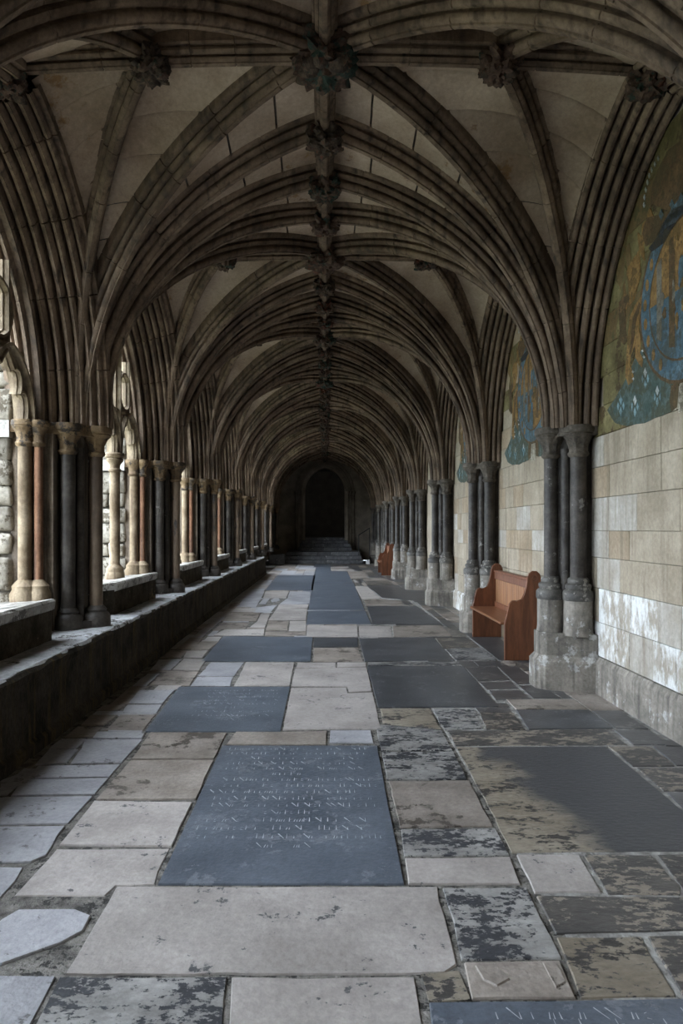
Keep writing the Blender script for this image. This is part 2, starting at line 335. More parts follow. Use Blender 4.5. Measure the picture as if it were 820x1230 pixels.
for sx in (1, -1):
    for sy in (1, -1):
        rs = rib_set(sx, sy); webs = []
        for i, (kind, path, side, outw) in enumerate(rs):
            if kind == 'transverse' and sy < 0:
                webs.append(rib_offset(path, side, outw, .17)); continue
            if kind == 'formeret':
                sd = Vector((1, 0, 0)); prof = FORM_R
                if sx < 0: sd = Vector((-1, 0, 0)); prof = FORM_L
                mb, sg, fr = sweep(path, sd, prof, outw, .62)
                off = .20 if sx > 0 else .42; xo = -.20 if sx > 0 else -.62
                fr = frames(path, sd); sg = 1 if fr[10][1].dot(outw) > 0 else -1
                webs.append([p + sd*xo + n*sg*off for p, n in fr])
            else:
                mb, sg, fr = sweep(path, side, RIB, outw, .55)
                webs.append(rib_offset(path, side, outw, .17))
            RIBM[(sx, sy, i)] = mb.mesh('rib', 'rib_stone', 38)
        for i in range(4):
            A, Bc = webs[i], webs[i+1]; NT, NU = 18, 5
            def surf(t, u, off=0.0):
                a = lerp_curve(A, t); b = lerp_curve(Bc, t); p = a.lerp(b, u)
                w = (a-b).length; h = 4*u*(1-u)*w*.06
                c = Vector((sx*.6, 0, 2.6)); dr = (p-c); dr.normalize()
                return p + dr*(h+off)
            v = [surf(t/NT, u/NU, .03) for t in range(NT+1) for u in range(NU+1)]
            f = [(t*(NU+1)+u, t*(NU+1)+u+1, (t+1)*(NU+1)+u+1, (t+1)*(NU+1)+u) for t in range(NT) for u in range(NU)]
            WEBM[(sx, sy, i)] = me('vault_panel', v, f, 'web_stone', 60)
            cuts = [0, .22, .34, .45, .56, .67, .78, .89, 1.0]
            cuts = [0] + [q+R.uniform(-.02, .02) for q in cuts[1:-1]] + [1.0]
            for j in range(8):
                gp = .0048 if i < 2 else .0026; t0, t1 = cuts[j]+(gp if j else 0), cuts[j+1]-gp*(j < 7)
                vv = []; N2 = 4 if j else 6
                for off in (0, .03):
                    for a in range(N2+1):
                        for u in range(NU+1):
                            uu = u/NU
                            vv.append(surf(min(1, max(0, t0+(t1-t0)*a/N2)), uu, off))
                M = (N2+1)*(NU+1); ff = []
                for a in range(N2):
                    for u in range(NU):
                        q = (a*(NU+1)+u, a*(NU+1)+u+1, (a+1)*(NU+1)+u+1, (a+1)*(NU+1)+u); ff.append(q)
                for a in (0, N2):
                    for u in range(NU): ff.append((a*(NU+1)+u, a*(NU+1)+u+1, M+a*(NU+1)+u+1, M+a*(NU+1)+u))
                STRIPM[(sx, sy, i, j)] = me('vault_stone', vv, ff, 'web_stone', 50)
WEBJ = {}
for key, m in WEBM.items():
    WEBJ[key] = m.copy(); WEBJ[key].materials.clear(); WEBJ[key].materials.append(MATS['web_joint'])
for p in PIERS:
    for key, m in RIBM.items(): ob('rib', m, ceiling, (0, p, 0))
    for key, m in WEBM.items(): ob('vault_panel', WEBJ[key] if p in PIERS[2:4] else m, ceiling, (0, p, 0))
    if p in PIERS[2:4]:
        for key, m in STRIPM.items():
            ob('vault_stone', m, ceiling, (0, p, 0))
# ridge ribs
rl = [Vector((0, -BAY/2+BAY*i/6, ZR)) for i in range(7)]
m_long = sweep(rl, Vector((1, 0, 0)), RIDGE, Vector((0, 0, 1)), .6)[0].mesh('ridge_rib', 'rib_stone', 38)
m_lat = {}
for sx in (1, -1):
    xe = 2.5 if sx > 0 else 2.62
    pl = [Vector((sx*xe*i/8, 0, ZR-.02-.10*(i/8)**2)) for i in range(9)]
    m_lat[sx] = sweep(pl, Vector((0, 1, 0)), RIDGE, Vector((0, 0, 1)), .6)[0].mesh('ridge_rib', 'rib_stone', 38)
for p in PIERS:
    ob('ridge_rib', m_long, ceiling, (0, p, 0))
for c in CENTRES:
    for sx in (1, -1): ob('ridge_rib', m_lat[sx], ceiling, (0, c, 0))
MB().box(-3.4, XW+.6, YB-1, YE+1.2, 5.62, 5.75).obj('sky_block_slab', 'shadow_stone', ceiling)  # unseen slab added above the vault to stop sky light leaking in

# ------------------------------------------------------------------ walls
# right wall: mortar core with ashlar blocks laid in the nearest bays
wall_right = empty('wall_right', kind='structure')
MB().box(XW+.025, XW+.6, YB-.5, YE+.5, 0, 5.65).obj('wall_core', 'mortar', wall_right)
form = [(q.y, q.z) for q in rib_set(1, 1)[0][1]]          # half arch, pier at y=0
def arch_top(y):
    """height of the wall arch at distance y from the nearest pier"""
    y = abs((y-P1+BAY/2) % BAY - BAY/2)
    if y <= form[0][0]: return ZC
    for (a, za), (b, zb) in zip(form, form[1:]):
        if y <= b: return za+(zb-za)*(y-a)/(b-a)
    return form[-1][1]
def block_mat(y, z, rnd):
    bay = round((y-5.08)/BAY)
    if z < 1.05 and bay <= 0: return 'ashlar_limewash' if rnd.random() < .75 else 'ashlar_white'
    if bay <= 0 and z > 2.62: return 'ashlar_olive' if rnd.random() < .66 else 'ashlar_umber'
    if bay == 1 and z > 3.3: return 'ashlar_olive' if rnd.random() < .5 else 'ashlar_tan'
    r = rnd.random()
    if 1.35 < z < 1.75 and r < .28: return 'ashlar_white'
    return 'ashlar_beige' if r < .62 else ('ashlar_tan' if r < .86 else 'ashlar_white')
rb = random.Random(21)
courses = [.36, .69, 1.02, 1.32, 1.58, 1.90, 2.20, 2.50, 2.78, 3.06, 3.34, 3.62, 3.90, 4.18, 4.46, 4.74]
ROWY0, ROWY1 = 3.35, 14.3
nblk = 0
for z0, z1 in zip(courses, courses[1:]):
    y = ROWY0 - rb.uniform(0, .4)
    while y < ROWY1:
        ln = rb.uniform(.34, .74) if z0 < 2.7 else rb.uniform(.45, .8)
        y1 = min(y+ln, ROWY1+.2); ym = (y+y1)/2
        if z0 < max(arch_top(y), arch_top(y1), arch_top(ym))+.05 and min(abs(y1-p) for p in PIERS) + 0 > .0:
            pn = min(PIERS, key=lambda q: abs(q-ym))
            if True:
                pr = rb.uniform(0, .004)
                bm = chbox(XW-pr, XW+.05, y+.002, y1-.002, z0+.002, z1-.002, .003)
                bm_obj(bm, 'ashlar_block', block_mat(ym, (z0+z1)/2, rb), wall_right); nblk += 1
        y = y1
m = MB()
m.box(XW-.004, XW+.05, ROWY1+.2, YE+.5, .36, 5.0); m.box(XW-.004, XW+.05, YB-.4, ROWY0-.1, .36, 5.0)
m.obj('plain_wall', 'ashlar_beige', wall_right)
# low projecting foot course of the right wall
base_r = empty('baseboard_right', kind='structure')
for p in PIERS[:-1]:
    y = p+.42; ye = p+BAY-.27
    while y < ye-.05:
        y1 = min(ye, y+rb.uniform(.55, 1.0))
        if ye-y1 < .25: y1 = ye
        poly = [(XW-.045, 0), (XW-.04, .30), (XW-.012, .355), (XW+.06, .36), (XW+.06, 0)]
        MB().prism(poly, 1, y+.002, y1-.002).obj('foot_stone', rb.choice(['pedestal_stone', 'ashlar_limewash', 'ashlar_tan', 'pedestal_stone']), base_r)
        y = y1

# left wall: spandrels above the arches, sills, cores of the piers
wall_left = empty('wall_left', kind='structure')
formL = [(q.y, q.z) for q in rib_set(-1, 1)[0][1]]
def spandrel():
    mb = MB()
    for s in (1, -1):
        pts = [(0.0, ZC-.3)] + [(formL[0][0]-.05, ZC-.3)] + [(y-.04, z+.05) for y, z in formL[1:]] + [(BAY/2, formL[-1][1]+.05)]
        for (a, za), (b, zb) in zip(pts, pts[1:]):
            v = []
            for X in (-2.70, -2.98):
                v += [(X, s*a, za), (X, s*b, zb), (X, s*b, 5.65), (X, s*a, 5.65)]
            mb.add(v, [(0, 1, 2, 3), (4, 5, 6, 7), (0, 1, 5, 4)])
    return mb.mesh('spandrel', 'rib_stone')
msp = spandrel()
for p in PIERS: ob('spandrel', msp, wall_left, (0, p, 0))
for c in CENTRES + [PIERS[0]-BAY/2]:
    if c in OPEN:
        # parapet with its sill stones
        for ya, yb, xf in ((c-.95, c+.95, -2.38), (c-BAY/2+.33, c-.95, -2.62), (c+.95, c+BAY/2-.33, -2.62)):
            zf = .985-.06*((-2.38-xf)/.24)
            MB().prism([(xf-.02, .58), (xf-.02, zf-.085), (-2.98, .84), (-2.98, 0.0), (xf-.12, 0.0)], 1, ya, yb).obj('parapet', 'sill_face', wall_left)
            y, e = ya, yb
            while y < e-.05:
                y1 = min(e, y+R.uniform(.7, 1.1))
                if e-y1 < .3: y1 = e
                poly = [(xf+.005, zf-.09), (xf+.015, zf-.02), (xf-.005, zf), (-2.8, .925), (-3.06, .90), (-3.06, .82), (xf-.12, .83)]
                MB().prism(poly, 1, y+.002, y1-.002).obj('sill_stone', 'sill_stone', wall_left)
                y = y1
    else:
        MB().box(-3.1, -2.86, c-BAY/2, c+BAY/2, 0, 4.9).obj('blind_wall', 'end_stone', wall_left)
# inner arch curve helper for the tracery
def arcl_top(y):
    d = BAY/2-abs(y)
    for (a, za), (b, zb) in zip(formL, formL[1:]):
        if d <= b: return za+(zb-za)*(d-a)/(b-a)
    return formL[-1][1]
# end walls
wall_back = MB().box(-3.3, XW+.6, YB-.6, YB-.3, 0, 5.65).obj('wall_back', 'end_stone'); wall_back['kind'] = 'structure'
YW = YE-.05
DW, DS, DA, DZ0 = 1.02, 3.45, 4.70, 1.15                  # half width, spring, apex, threshold
def darch(w, rise, n=10):
    k = 1.25; a = w*k; ce = (k-1)/k; b = rise/math.sqrt(1-ce*ce); te = math.acos(ce)
    return [(w-a*(1-math.cos(te*i/n)), DS+b*math.sin(te*i/n)) for i in range(n+1)]
wall_end = empty('wall_end', kind='structure')
mb = MB()
half = [(DW, 0)] + darch(DW, DA-DS)
for s in (1, -1):
    for (a, za), (b, zb) in zip(half, half[1:]):
        if za == 0:
            mb.add([(s*DW, YW, 0), (s*3.3, YW, 0), (s*3.3, YW, DS), (s*DW, YW, DS)], [(0, 1, 2, 3)])
            mb.add([(s*DW, YW, 0), (s*DW, YW+.9, 0), (s*DW, YW+.9, DS), (s*DW, YW, DS)], [(0, 1, 2, 3)])
        else:
            mb.add([(s*a, YW, za), (s*3.3, YW, za), (s*3.3, YW, zb), (s*b, YW, zb)], [(0, 1, 2, 3)])
            mb.add([(s*a, YW, za), (s*b, YW, zb), (s*b, YW+.9, zb), (s*a, YW+.9, za)], [(0, 1, 2, 3)])
    mb.add([(0, YW, DA), (s*3.3, YW, DA), (s*3.3, YW, 5.65), (0, YW, 5.65)], [(0, 1, 2, 3)])
mb.obj('wall_face', 'end_stone', wall_end)
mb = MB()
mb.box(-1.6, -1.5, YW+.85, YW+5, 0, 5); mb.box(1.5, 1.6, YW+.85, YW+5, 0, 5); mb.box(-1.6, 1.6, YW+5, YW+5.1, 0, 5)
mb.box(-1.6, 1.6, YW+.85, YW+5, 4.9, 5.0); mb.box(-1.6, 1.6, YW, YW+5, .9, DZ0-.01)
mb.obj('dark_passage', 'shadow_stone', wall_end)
door = empty('door_1', (0, YW, 0), kind='structure')
DM = mould([(0, 0, .05), (.13, .09, .05), (.27, .17, .06), (.42, .26, .05)])
DM = [(-.06, .12)] + DM + [(.50, .40)]
for s in (1, -1):
    path = [Vector((s*DW, 0, .2+(DS-.2)*i/6)) for i in range(6)] + [Vector((s*x, 0, z)) for x, z in darch(DW, DA-DS)]
    # profile: n outward from the opening, s towards the walk
    mbd, _, _ = sweep(path, Vector((0, -1, 0)), [(n*.55, -m*.0+abs(n)*1.0) if False else (n2, m2) for n, m in [(0, 0)] for n2, m2 in []] or
                      [(.30-.0*q[0]-q[0]*.6, q[1]*1.25-.02) for q in DM], Vector((s, 0, .6)))
    mbd.obj('arch_moulding', 'end_stone', door, 50)
    for k, (dx, dy) in enumerate(((.06, -.34), (.22, -.20), (.38, -.08))):
        mbs = MB().lathe(s*(DW+dx+.05), dy+.02, [(.10, DZ0-.65), (.10, DZ0-.45), (.07, DZ0-.35), (.055, DZ0-.3), (.055, DS-.25), (.075, DS-.22), (.06, DS-.18), (.11, DS-.03), (.11, DS+.02)], 12)
        mbs.obj('jamb_shaft', 'end_stone', door, 50)
# steps up to the far door
steps = empty('steps', kind='structure')
for k, (y0, w, z0, z1) in enumerate(((31.1, 1.75, 0, .17), (31.5, 1.7, .17, .34), (31.9, 1.65, .34, .52), (33.3, 1.3, .52, .70), (33.65, 1.25, .70, .87), (34.0, 1.15, .87, 1.02), (34.35, 1.1, 1.02, DZ0))):
    x = -w-.15*(k < 3)
    while x < w-.02:
        x1 = min(w, x+R.uniform(.45, .75))
        if w-x1 < .2: x1 = w
        bm = chbox(x+.004, x1-.004, y0, YW+.1 if z1 < .6 else YW+.3, z0+.002, z1, .012)
        bm_obj(bm, 'step_stone', 'step_stone', steps); x = x1

# ------------------------------------------------------------------ floor of flagstones, traced slab by slab on the ground plane
floor = empty('floor', kind='structure')
MB().box(-3.2, XW+.1, YB-.6, YW+.1, -.12, -.008).obj('mortar_bed', 'floor_mortar', floor)
MB().box(.95, XW+.1, YB-.6, 31, -.05, -.006).obj('pale_mortar_bed', 'pale_mortar', floor)
def G(x, y):
    d = FPX*EYE/(y-635.0); return ((x-390.0)*d/FPX, d)
ZT = {3: (180, 880, 2.5625), 4: (160, 680, 3.154), 5: (0, 860, 2.93), 2: (0, 780, 4.1), 6: (360, 680, 2.93), 7: (440, 820, 2.158), 8: (440, 1000, 2.158), 0: (0, 0, 1)}
TR = [  # (view, material, polygon)
 (0, 'ledger_slate', [(266.6, 895.6), (453, 895.6), (486, 1062), (189, 1062)]),
 (4, 'ledger_slate', [(172, 457), (595, 457), (558, 627), (42, 627)]),
 (4, 'ledger_slate', [(340, 266), (680, 268), (672, 360), (258, 360)]),
 (4, 'ledger_slate', [(545, 35), (690, 35), (680, 92), (500, 92)]),
 (6, 'ledger_slate', [(42, 60), (190, 60), (228, 155), (30, 155)]),
 (6, 'ledger_slate', [(30, 157), (230, 157), (252, 205), (22, 205)]),
 (6, 'ledger_slate', [(52, 18), (165, 18), (188, 58), (42, 58)]),
 (0, 'ledger_slate', [(514, 1204), (840, 1199), (1010, 1330), (530, 1330)]),
 (6, 'ledger_black', [(235, 352), (575, 352), (700, 495), (275, 497)]),
 (6, 'ledger_black', [(207, 255), (470, 252), (545, 332), (228, 335)]),
 (0, 'flag_tanblack', [(546.6, 896.5), (727, 895.5), (882, 1022), (614, 1024)]),
 (5, 'flag_blue', [(340, 55), (517, 55), (503, 79), (322, 79)]),
 (5, 'flag_blue', [(300, 81), (505, 81), (430, 165), (245, 168)]),
 (5, 'flag_blue', [(170, 118), (278, 115), (235, 165), (120, 172)]),
 (5, 'flag_blue', [(130, 175), (425, 170), (387, 215), (90, 220)]),
 (5, 'flag_blue', [(75, 222), (385, 217), (335, 275), (35, 280)]),
 (5, 'flag_blue', [(30, 283), (330, 280), (245, 378), (0, 383), (-60, 383), (-40, 290)]),
 (5, 'flag_blue', [(-70, 388), (232, 386), (165, 490), (110, 515), (-120, 518)]),
 (5, 'flag_blue', [(-120, 525), (85, 530), (60, 580), (0, 645), (-190, 650)]),
 (5, 'flag_blue', [(60, 678), (270, 676), (325, 700), (300, 755), (215, 800), (0, 875), (-60, 870), (-50, 760), (0, 715)]),
 (5, 'flag_blue', [(-300, 905), (200, 910), (115, 1084), (40, 1240), (-400, 1240)]),
 (5, 'flag_brown', [(525, 57), (800, 57), (757, 150), (460, 152)]),
 (5, 'flag_brown', [(455, 155), (755, 153), (692, 293), (335, 295)]),
 (5, 'flag_pale', [(330, 298), (678, 303), (607, 460), (205, 455)]),
 (5, 'flag_pale', [(195, 465), (600, 463), (548, 590), (405, 595), (370, 632), (45, 632)]),
 (0, 'flag_pale', [(139, 1064), (526, 1064), (551, 1158), (535, 1168), (500, 1170), (76, 1170.5)]),
 (0, 'flag_fleck', [(71, 1172), (274, 1172), (262, 1330), (-20, 1330), (40, 1232)]),
 (0, 'flag_pale', [(277, 1172), (498, 1171), (510, 1230), (528, 1330), (264, 1330)]),
 (8, 'flag_pale', [(97, 66), (373, 63), (402, 134), (108, 135)]),
 (8, 'flag_fleck', [(195, 141), (415, 140), (510, 325), (245, 331)]),
 (8, 'flag_brown', [(248, 336), (500, 329), (548, 430), (272, 433)]),
 (8, 'flag_tan', [(152, 372), (238, 350), (270, 430), (160, 437)]),
 (8, 'flag_pale', [(385, 56), (550, 56), (613, 156), (435, 157)]),
 (8, 'flag_darkfleck', [(560, 56), (738, 56), (818, 142), (818, 162), (625, 160)]),
 (8, 'flag_darkfleck', [(437, 162), (960, 166), (1040, 252), (490, 262)]),
 (8, 'flag_tan', [(490, 268), (713, 266), (808, 425), (555, 431)]),
 (8, 'flag_darkfleck', [(722, 268), (1040, 258), (1200, 420), (820, 424)]),
 (8, 'flag_darkfleck', [(750, 55), (900, 52), (960, 150), (822, 150)]),
 (7, 'flag_darkfleck', [(625, 165), (735, 165), (800, 216), (690, 217)]),
 (7, 'flag_dark', [(740, 165), (850, 165), (920, 216), (805, 216)]),
 (7, 'flag_darkfleck', [(697, 220), (880, 220), (980, 281), (770, 281)]),
 (7, 'flag_dark', [(776, 284), (985, 284), (1100, 400), (895, 400)]),
 (7, 'flag_dark', [(903, 404), (1110, 404), (1160, 440), (950, 440)]),
 (7, 'flag_darkfleck', [(207, 123), (618, 119), (680, 161), (230, 163)]),
 (7, 'flag_dark', [(640, 123), (735, 123), (788, 161), (692, 161)]),
 (7, 'ledger_black', [(387, 70), (575, 70), (640, 118), (420, 121)]),
 (7, 'flag_dark', [(581, 72), (658, 72), (733, 120), (645, 120)]),
 (7, 'flag_darkfleck', [(290, 76), (380, 76), (412, 121), (310, 121)]),
 (7, 'flag_fleck', [(172, 72), (285, 74), (305, 119), (202, 121)]),
 (7, 'flag_tan', [(36, 68), (165, 68), (195, 119), (45, 106)]),
 (7, 'flag_fleck', [(20, 108), (45, 109), (196, 122), (225, 175), (38, 176)]),
 (7, 'flag_fleck', [(38, 179), (226, 178), (265, 250), (52, 252)]),
 (7, 'flag_brown', [(55, 255), (267, 252), (330, 372), (85, 375)]),
 (7, 'flag_fleck', [(86, 378), (335, 375), (375, 446), (96, 449)]),
 (4, 'flag_pale', [(425, 363), (612, 365), (595, 453), (380, 453)]),
 (4, 'flag_blue', [(290, 363), (420, 363), (385, 415), (245, 415)]),
 (4, 'flag_blue', [(240, 418), (382, 417), (368, 452), (215, 452)]),
 (4, 'flag_pale', [(190, 350), (280, 352), (250, 395), (145, 393)]),
 (4, 'flag_brown', [(110, 396), (250, 399), (215, 452), (60, 450)]),
 (4, 'flag_blue', [(20, 470), (160, 468), (112, 520), (-20, 518)]),
 (4, 'flag_blue', [(-25, 523), (108, 524), (35, 627), (-100, 625)]),
 (4, 'flag_pale', [(200, 320), (285, 318), (262, 347), (188, 346)]),
 (4, 'flag_brown', [(255, 285), (325, 285), (287, 315), (215, 317)]),
 (4, 'flag_pale', [(280, 266), (335, 266), (325, 282), (265, 282)]),
 (4, 'flag_brown', [(215, 270), (265, 272), (235, 312), (160, 314)]),
 (4, 'flag_brown', [(140, 318), (205, 320), (180, 347), (98, 350)]),
 (4, 'flag_blue', [(96, 353), (185, 351), (143, 392), (60, 394)]),
 (4, 'flag_pale', [(500, 95), (590, 95), (580, 121), (490, 122)]),
 (4, 'flag_blue', [(592, 95), (672, 97), (668, 142), (555, 142), (583, 121)]),
 (4, 'flag_pale', [(550, 145), (665, 145), (660, 159), (543, 160)]),
 (4, 'flag_pale', [(541, 162), (660, 162), (655, 204), (510, 205)]),
 (4, 'flag_brown', [(510, 207), (590, 207), (585, 242), (500, 245)]),
 (4, 'flag_pale', [(592, 207), (655, 207), (655, 246), (588, 246)]),
 (4, 'flag_blue', [(400, 95), (497, 95), (485, 122), (375, 122)]),
 (4, 'flag_blue', [(415, 125), (484, 124), (465, 155), (390, 155)]),
 (4, 'flag_blue', [(468, 156), (545, 146), (520, 175), (455, 175)]),
 (4, 'flag_brown', [(370, 176), (482, 176), (465, 208), (330, 208)]),
 (4, 'flag_pale', [(484, 178), (520, 177), (500, 232), (440, 232), (467, 209)]),
 (4, 'flag_brown', [(335, 212), (440, 212), (425, 236), (305, 238)]),
 (4, 'flag_pale', [(345, 240), (498, 238), (495, 262), (300, 262)]),
 (4, 'flag_brown', [(500, 248), (655, 248), (655, 265), (497, 264)]),
 (6, 'flag_brown', [(168, 18), (225, 18), (240, 40), (178, 45)]),
 (6, 'flag_pale', [(192, 70), (240, 72), (285, 113), (220, 118)]),
 (6, 'flag_brown', [(225, 121), (355, 119), (370, 136), (232, 140)]),
 (6, 'flag_dark', [(243, 75), (440, 75), (445, 117), (380, 120), (288, 112)]),
 (6, 'ledger_black', [(236, 142), (410, 140), (500, 205), (256, 205)]),
 (6, 'flag_pale', [(24, 208), (203, 209), (205, 248), (22, 249)]),
 (6, 'flag_pale', [(207, 210), (320, 210), (325, 249), (210, 250)]),
 (6, 'flag_brown', [(325, 210), (495, 208), (540, 247), (330, 249)]),
 (6, 'ledger_black', [(48, 252), (203, 252), (205, 283), (47, 285)]),
 (6, 'flag_brown', [(47, 287), (206, 287), (225, 335), (45, 336)]),
 (6, 'flag_darkfleck', [(475, 252), (590, 252), (635, 285), (503, 290)]),
 (6, 'flag_fleck', [(508, 292), (640, 288), (695, 332), (550, 335)]),
 (6, 'flag_dark', [(595, 250), (700, 248), (785, 330), (700, 331)]),
 (6, 'flag_pale', [(130, 338), (233, 338), (236, 353), (130, 356)]),
 (6, 'flag_fleck', [(238, 338), (560, 336), (572, 349), (239, 350)]),
 (6, 'flag_pale', [(-10, 338), (127, 338), (127, 356), (-15, 358)]),
 (6, 'flag_pale', [(-18, 361), (236, 356), (252, 420), (255, 440), (172, 444), (165, 424), (-32, 424)]),
 (6, 'flag_pale', [(-33, 427), (163, 427), (170, 447), (258, 443), (288, 573), (-62, 576)]),
 (6, 'flag_tan', [(280, 500), (455, 500), (483, 549), (291, 554)]),
 (6, 'flag_fleck', [(465, 500), (615, 504), (645, 555), (490, 552)]),
 (6, 'flag_dark', [(578, 355), (688, 352), (740, 400), (625, 405)]),
 (6, 'flag_dark', [(630, 408), (745, 403), (775, 431), (658, 434)]),
 (6, 'flag_dark', [(661, 437), (772, 434), (818, 466), (690, 470)]),
 (6, 'flag_dark', [(694, 352), (762, 350), (850, 412), (765, 416), (742, 398)]),
 (6, 'flag_dark', [(768, 420), (855, 416), (920, 465), (822, 465)]),
 (6, 'flag_blue', [(105, 578), (250, 577), (262, 622), (103, 622)]),
 (6, 'flag_brown', [(-65, 583), (97, 580), (95, 628), (-260, 628), (-230, 583)]),
 (2, 'flag_brown', [(590, 320), (770, 318), (705, 399), (515, 397)]),
 (2, 'flag_blue', [(660, 275), (800, 270), (772, 315), (600, 312)]),
 (2, 'flag_brown', [(445, 322), (583, 322), (513, 372), (395, 374)]),
 (2, 'flag_brown', [(380, 377), (508, 378), (462, 430), (310, 435)]),
 (2, 'flag_brown', [(640, 180), (735, 178), (700, 215), (640, 265), (530, 275)]),
]
FX0, FX1, FY0, FY1, CS = -2.06, XW, YB-.3, 31.1, .05
NX, NY = int((FX1-FX0)/CS), int((FY1-FY0)/CS)
occ = bytearray(NX*NY)
def inside(px, py, poly):
    c = False; n = len(poly)
    for i in range(n):
        x0, y0 = poly[i]; x1, y1 = poly[(i+1) % n]
        if (y0 > py) != (y1 > py) and px < (x1-x0)*(py-y0)/(y1-y0)+x0: c = not c
    return c
def mark(poly):
    xs = [p[0] for p in poly]; ys = [p[1] for p in poly]
    for iy in range(max(0, int((min(ys)-FY0)/CS)), min(NY, int((max(ys)-FY0)/CS)+2)):
        for ix in range(max(0, int((min(xs)-FX0)/CS)), min(NX, int((max(xs)-FX0)/CS)+2)):
            if inside(FX0+(ix+.5)*CS, FY0+(iy+.5)*CS, poly): occ[iy*NX+ix] = 1
rf = random.Random(4)
def slab(poly, material, gap=.003, wob=.0035, name='flagstone', lift=None):
    n = len(poly); cx = sum(p[0] for p in poly)/n; cy = sum(p[1] for p in poly)/n
    area = sum(poly[i][0]*poly[(i+1) % n][1]-poly[(i+1) % n][0]*poly[i][1] for i in range(n))
    if area < 0: poly = poly[::-1]
    near = cy < 9
    pts = []
    for i in range(n):
        a = Vector((*poly[i], 0)); b = Vector((*poly[(i+1) % n], 0)); d = b-a; L = d.length
        if L < 1e-4: continue
        nr = Vector((-d.y, d.x, 0))/L
        ns = max(1, min(12, int(L/(.11 if near else .35))))
        for k in range(ns):
            q = a+d*(k/ns) + nr*gap
            if k == 0: q += d/L*gap
            q += nr*abs(rf.gauss(0, wob))
            pts.append(q)
    c = Vector((cx, cy, 0))
    z = rf.uniform(-.004, .003) if lift is None else lift
    m_ = len(pts); v = []
    for zz, ins in ((-.06, 0), (z-.006, 0), (z, .004)):
        for q in pts:
            w = q-c; L = w.length
            p = c+w*(max(.1, L-ins)/L) if L > 0 else q
            v.append((p.x, p.y, zz))
    f = [tuple(2*m_+i for i in range(m_))]
    for k in range(2):
        for i in range(m_): f.append((k*m_+i, k*m_+(i+1) % m_, (k+1)*m_+(i+1) % m_, (k+1)*m_+i))
    return ob(name, me(name, v, f, material), floor), z
ledgers = []
nfl = 0
for vw, mt, poly in TR:
    ox, oy, sc_ = ZT[vw]
    wp = [G(ox+x/sc_, oy+y/sc_) for x, y in poly]
    wp = [(max(FX0-.03, min(XW+.02, x)), y) for x, y in wp]
    led = mt.startswith('ledger')
    o, z = slab(wp, mt, gap=.002 if led else .003, wob=.001 if led else .0038, name='ledger_slab' if led else 'flagstone', lift=.002 if led else None)
    mark(wp); nfl += 1
    if led: ledgers.append((o, wp, z))
for poly in ([(-60, 650), (370, 634), (335, 700), (222, 908), (-60, 908)],):
    mark([G(x/2.93, 860+y/2.93) for x, y in poly])
fk = MB()
for poly in ([(275, 345), (330, 340), (350, 358), (378, 385), (340, 405), (300, 388)], [(452, 336), (488, 335), (505, 360), (520, 395), (492, 412), (470, 372)]):
    q = [G(440+x/2.158, 1000+y/2.158) for x, y in poly]; cx = sum(a for a, b in q)/6; cy = sum(b for a, b in q)/6
    fk.add([(a, b, -.004) for a, b in q]+[(cx+(a-cx)*.82, cy+(b-cy)*.82, .007) for a, b in q]+[(cx+.01, cy, .004)],
           [(i, (i+1) % 6, 6+(i+1) % 6, 6+i) for i in range(6)]+[(6+i, 6+(i+1) % 6, 12) for i in range(6)])
fk.obj('broken_flake', 'flag_brown', floor)
# remaining ground, filled with slabs of like sizes
for iy in range(NY):
    ix = 0
    while ix < NX:
        if occ[iy*NX+ix]: ix += 1; continue
        wmax = int(rf.uniform(.45, .95)/CS); y = FY0+iy*CS
        hmax = int(rf.uniform(.40, .9)/CS) if y < 16 else int(rf.uniform(.8, 1.6)/CS)
        w = 0
        while w < wmax and ix+w < NX and not occ[iy*NX+ix+w]: w += 1
        if 0 < NX-(ix+w) < 5: 
            while ix+w < NX and not occ[iy*NX+ix+w]: w += 1
        h = 1
        while h < hmax and iy+h < NY and all(not occ[(iy+h)*NX+ix+q] for q in range(w)): h += 1
        for a in range(h):
            for q in range(w): occ[(iy+a)*NX+ix+q] = 1
        if min(w, h) >= 2:
            x0 = FX0+ix*CS; x1 = x0+w*CS; y0 = y; y1 = y+h*CS; xm = (x0+x1)/2
            if 14 < y and abs(xm) < .5: mt = 'ledger_slate'
            elif xm > 1.0: mt = rf.choice(['flag_dark', 'flag_darkfleck', 'flag_dark', 'flag_brown'])
            elif xm > .3: mt = rf.choice(['flag_pale', 'flag_fleck', 'flag_brown', 'flag_darkfleck'])
            else: mt = rf.choice(['flag_pale', 'flag_blue', 'flag_blue', 'flag_brown'])
            slab([(x0, y0), (x1, y0), (x1, y1), (x0, y1)], mt); nfl += 1
        ix += w
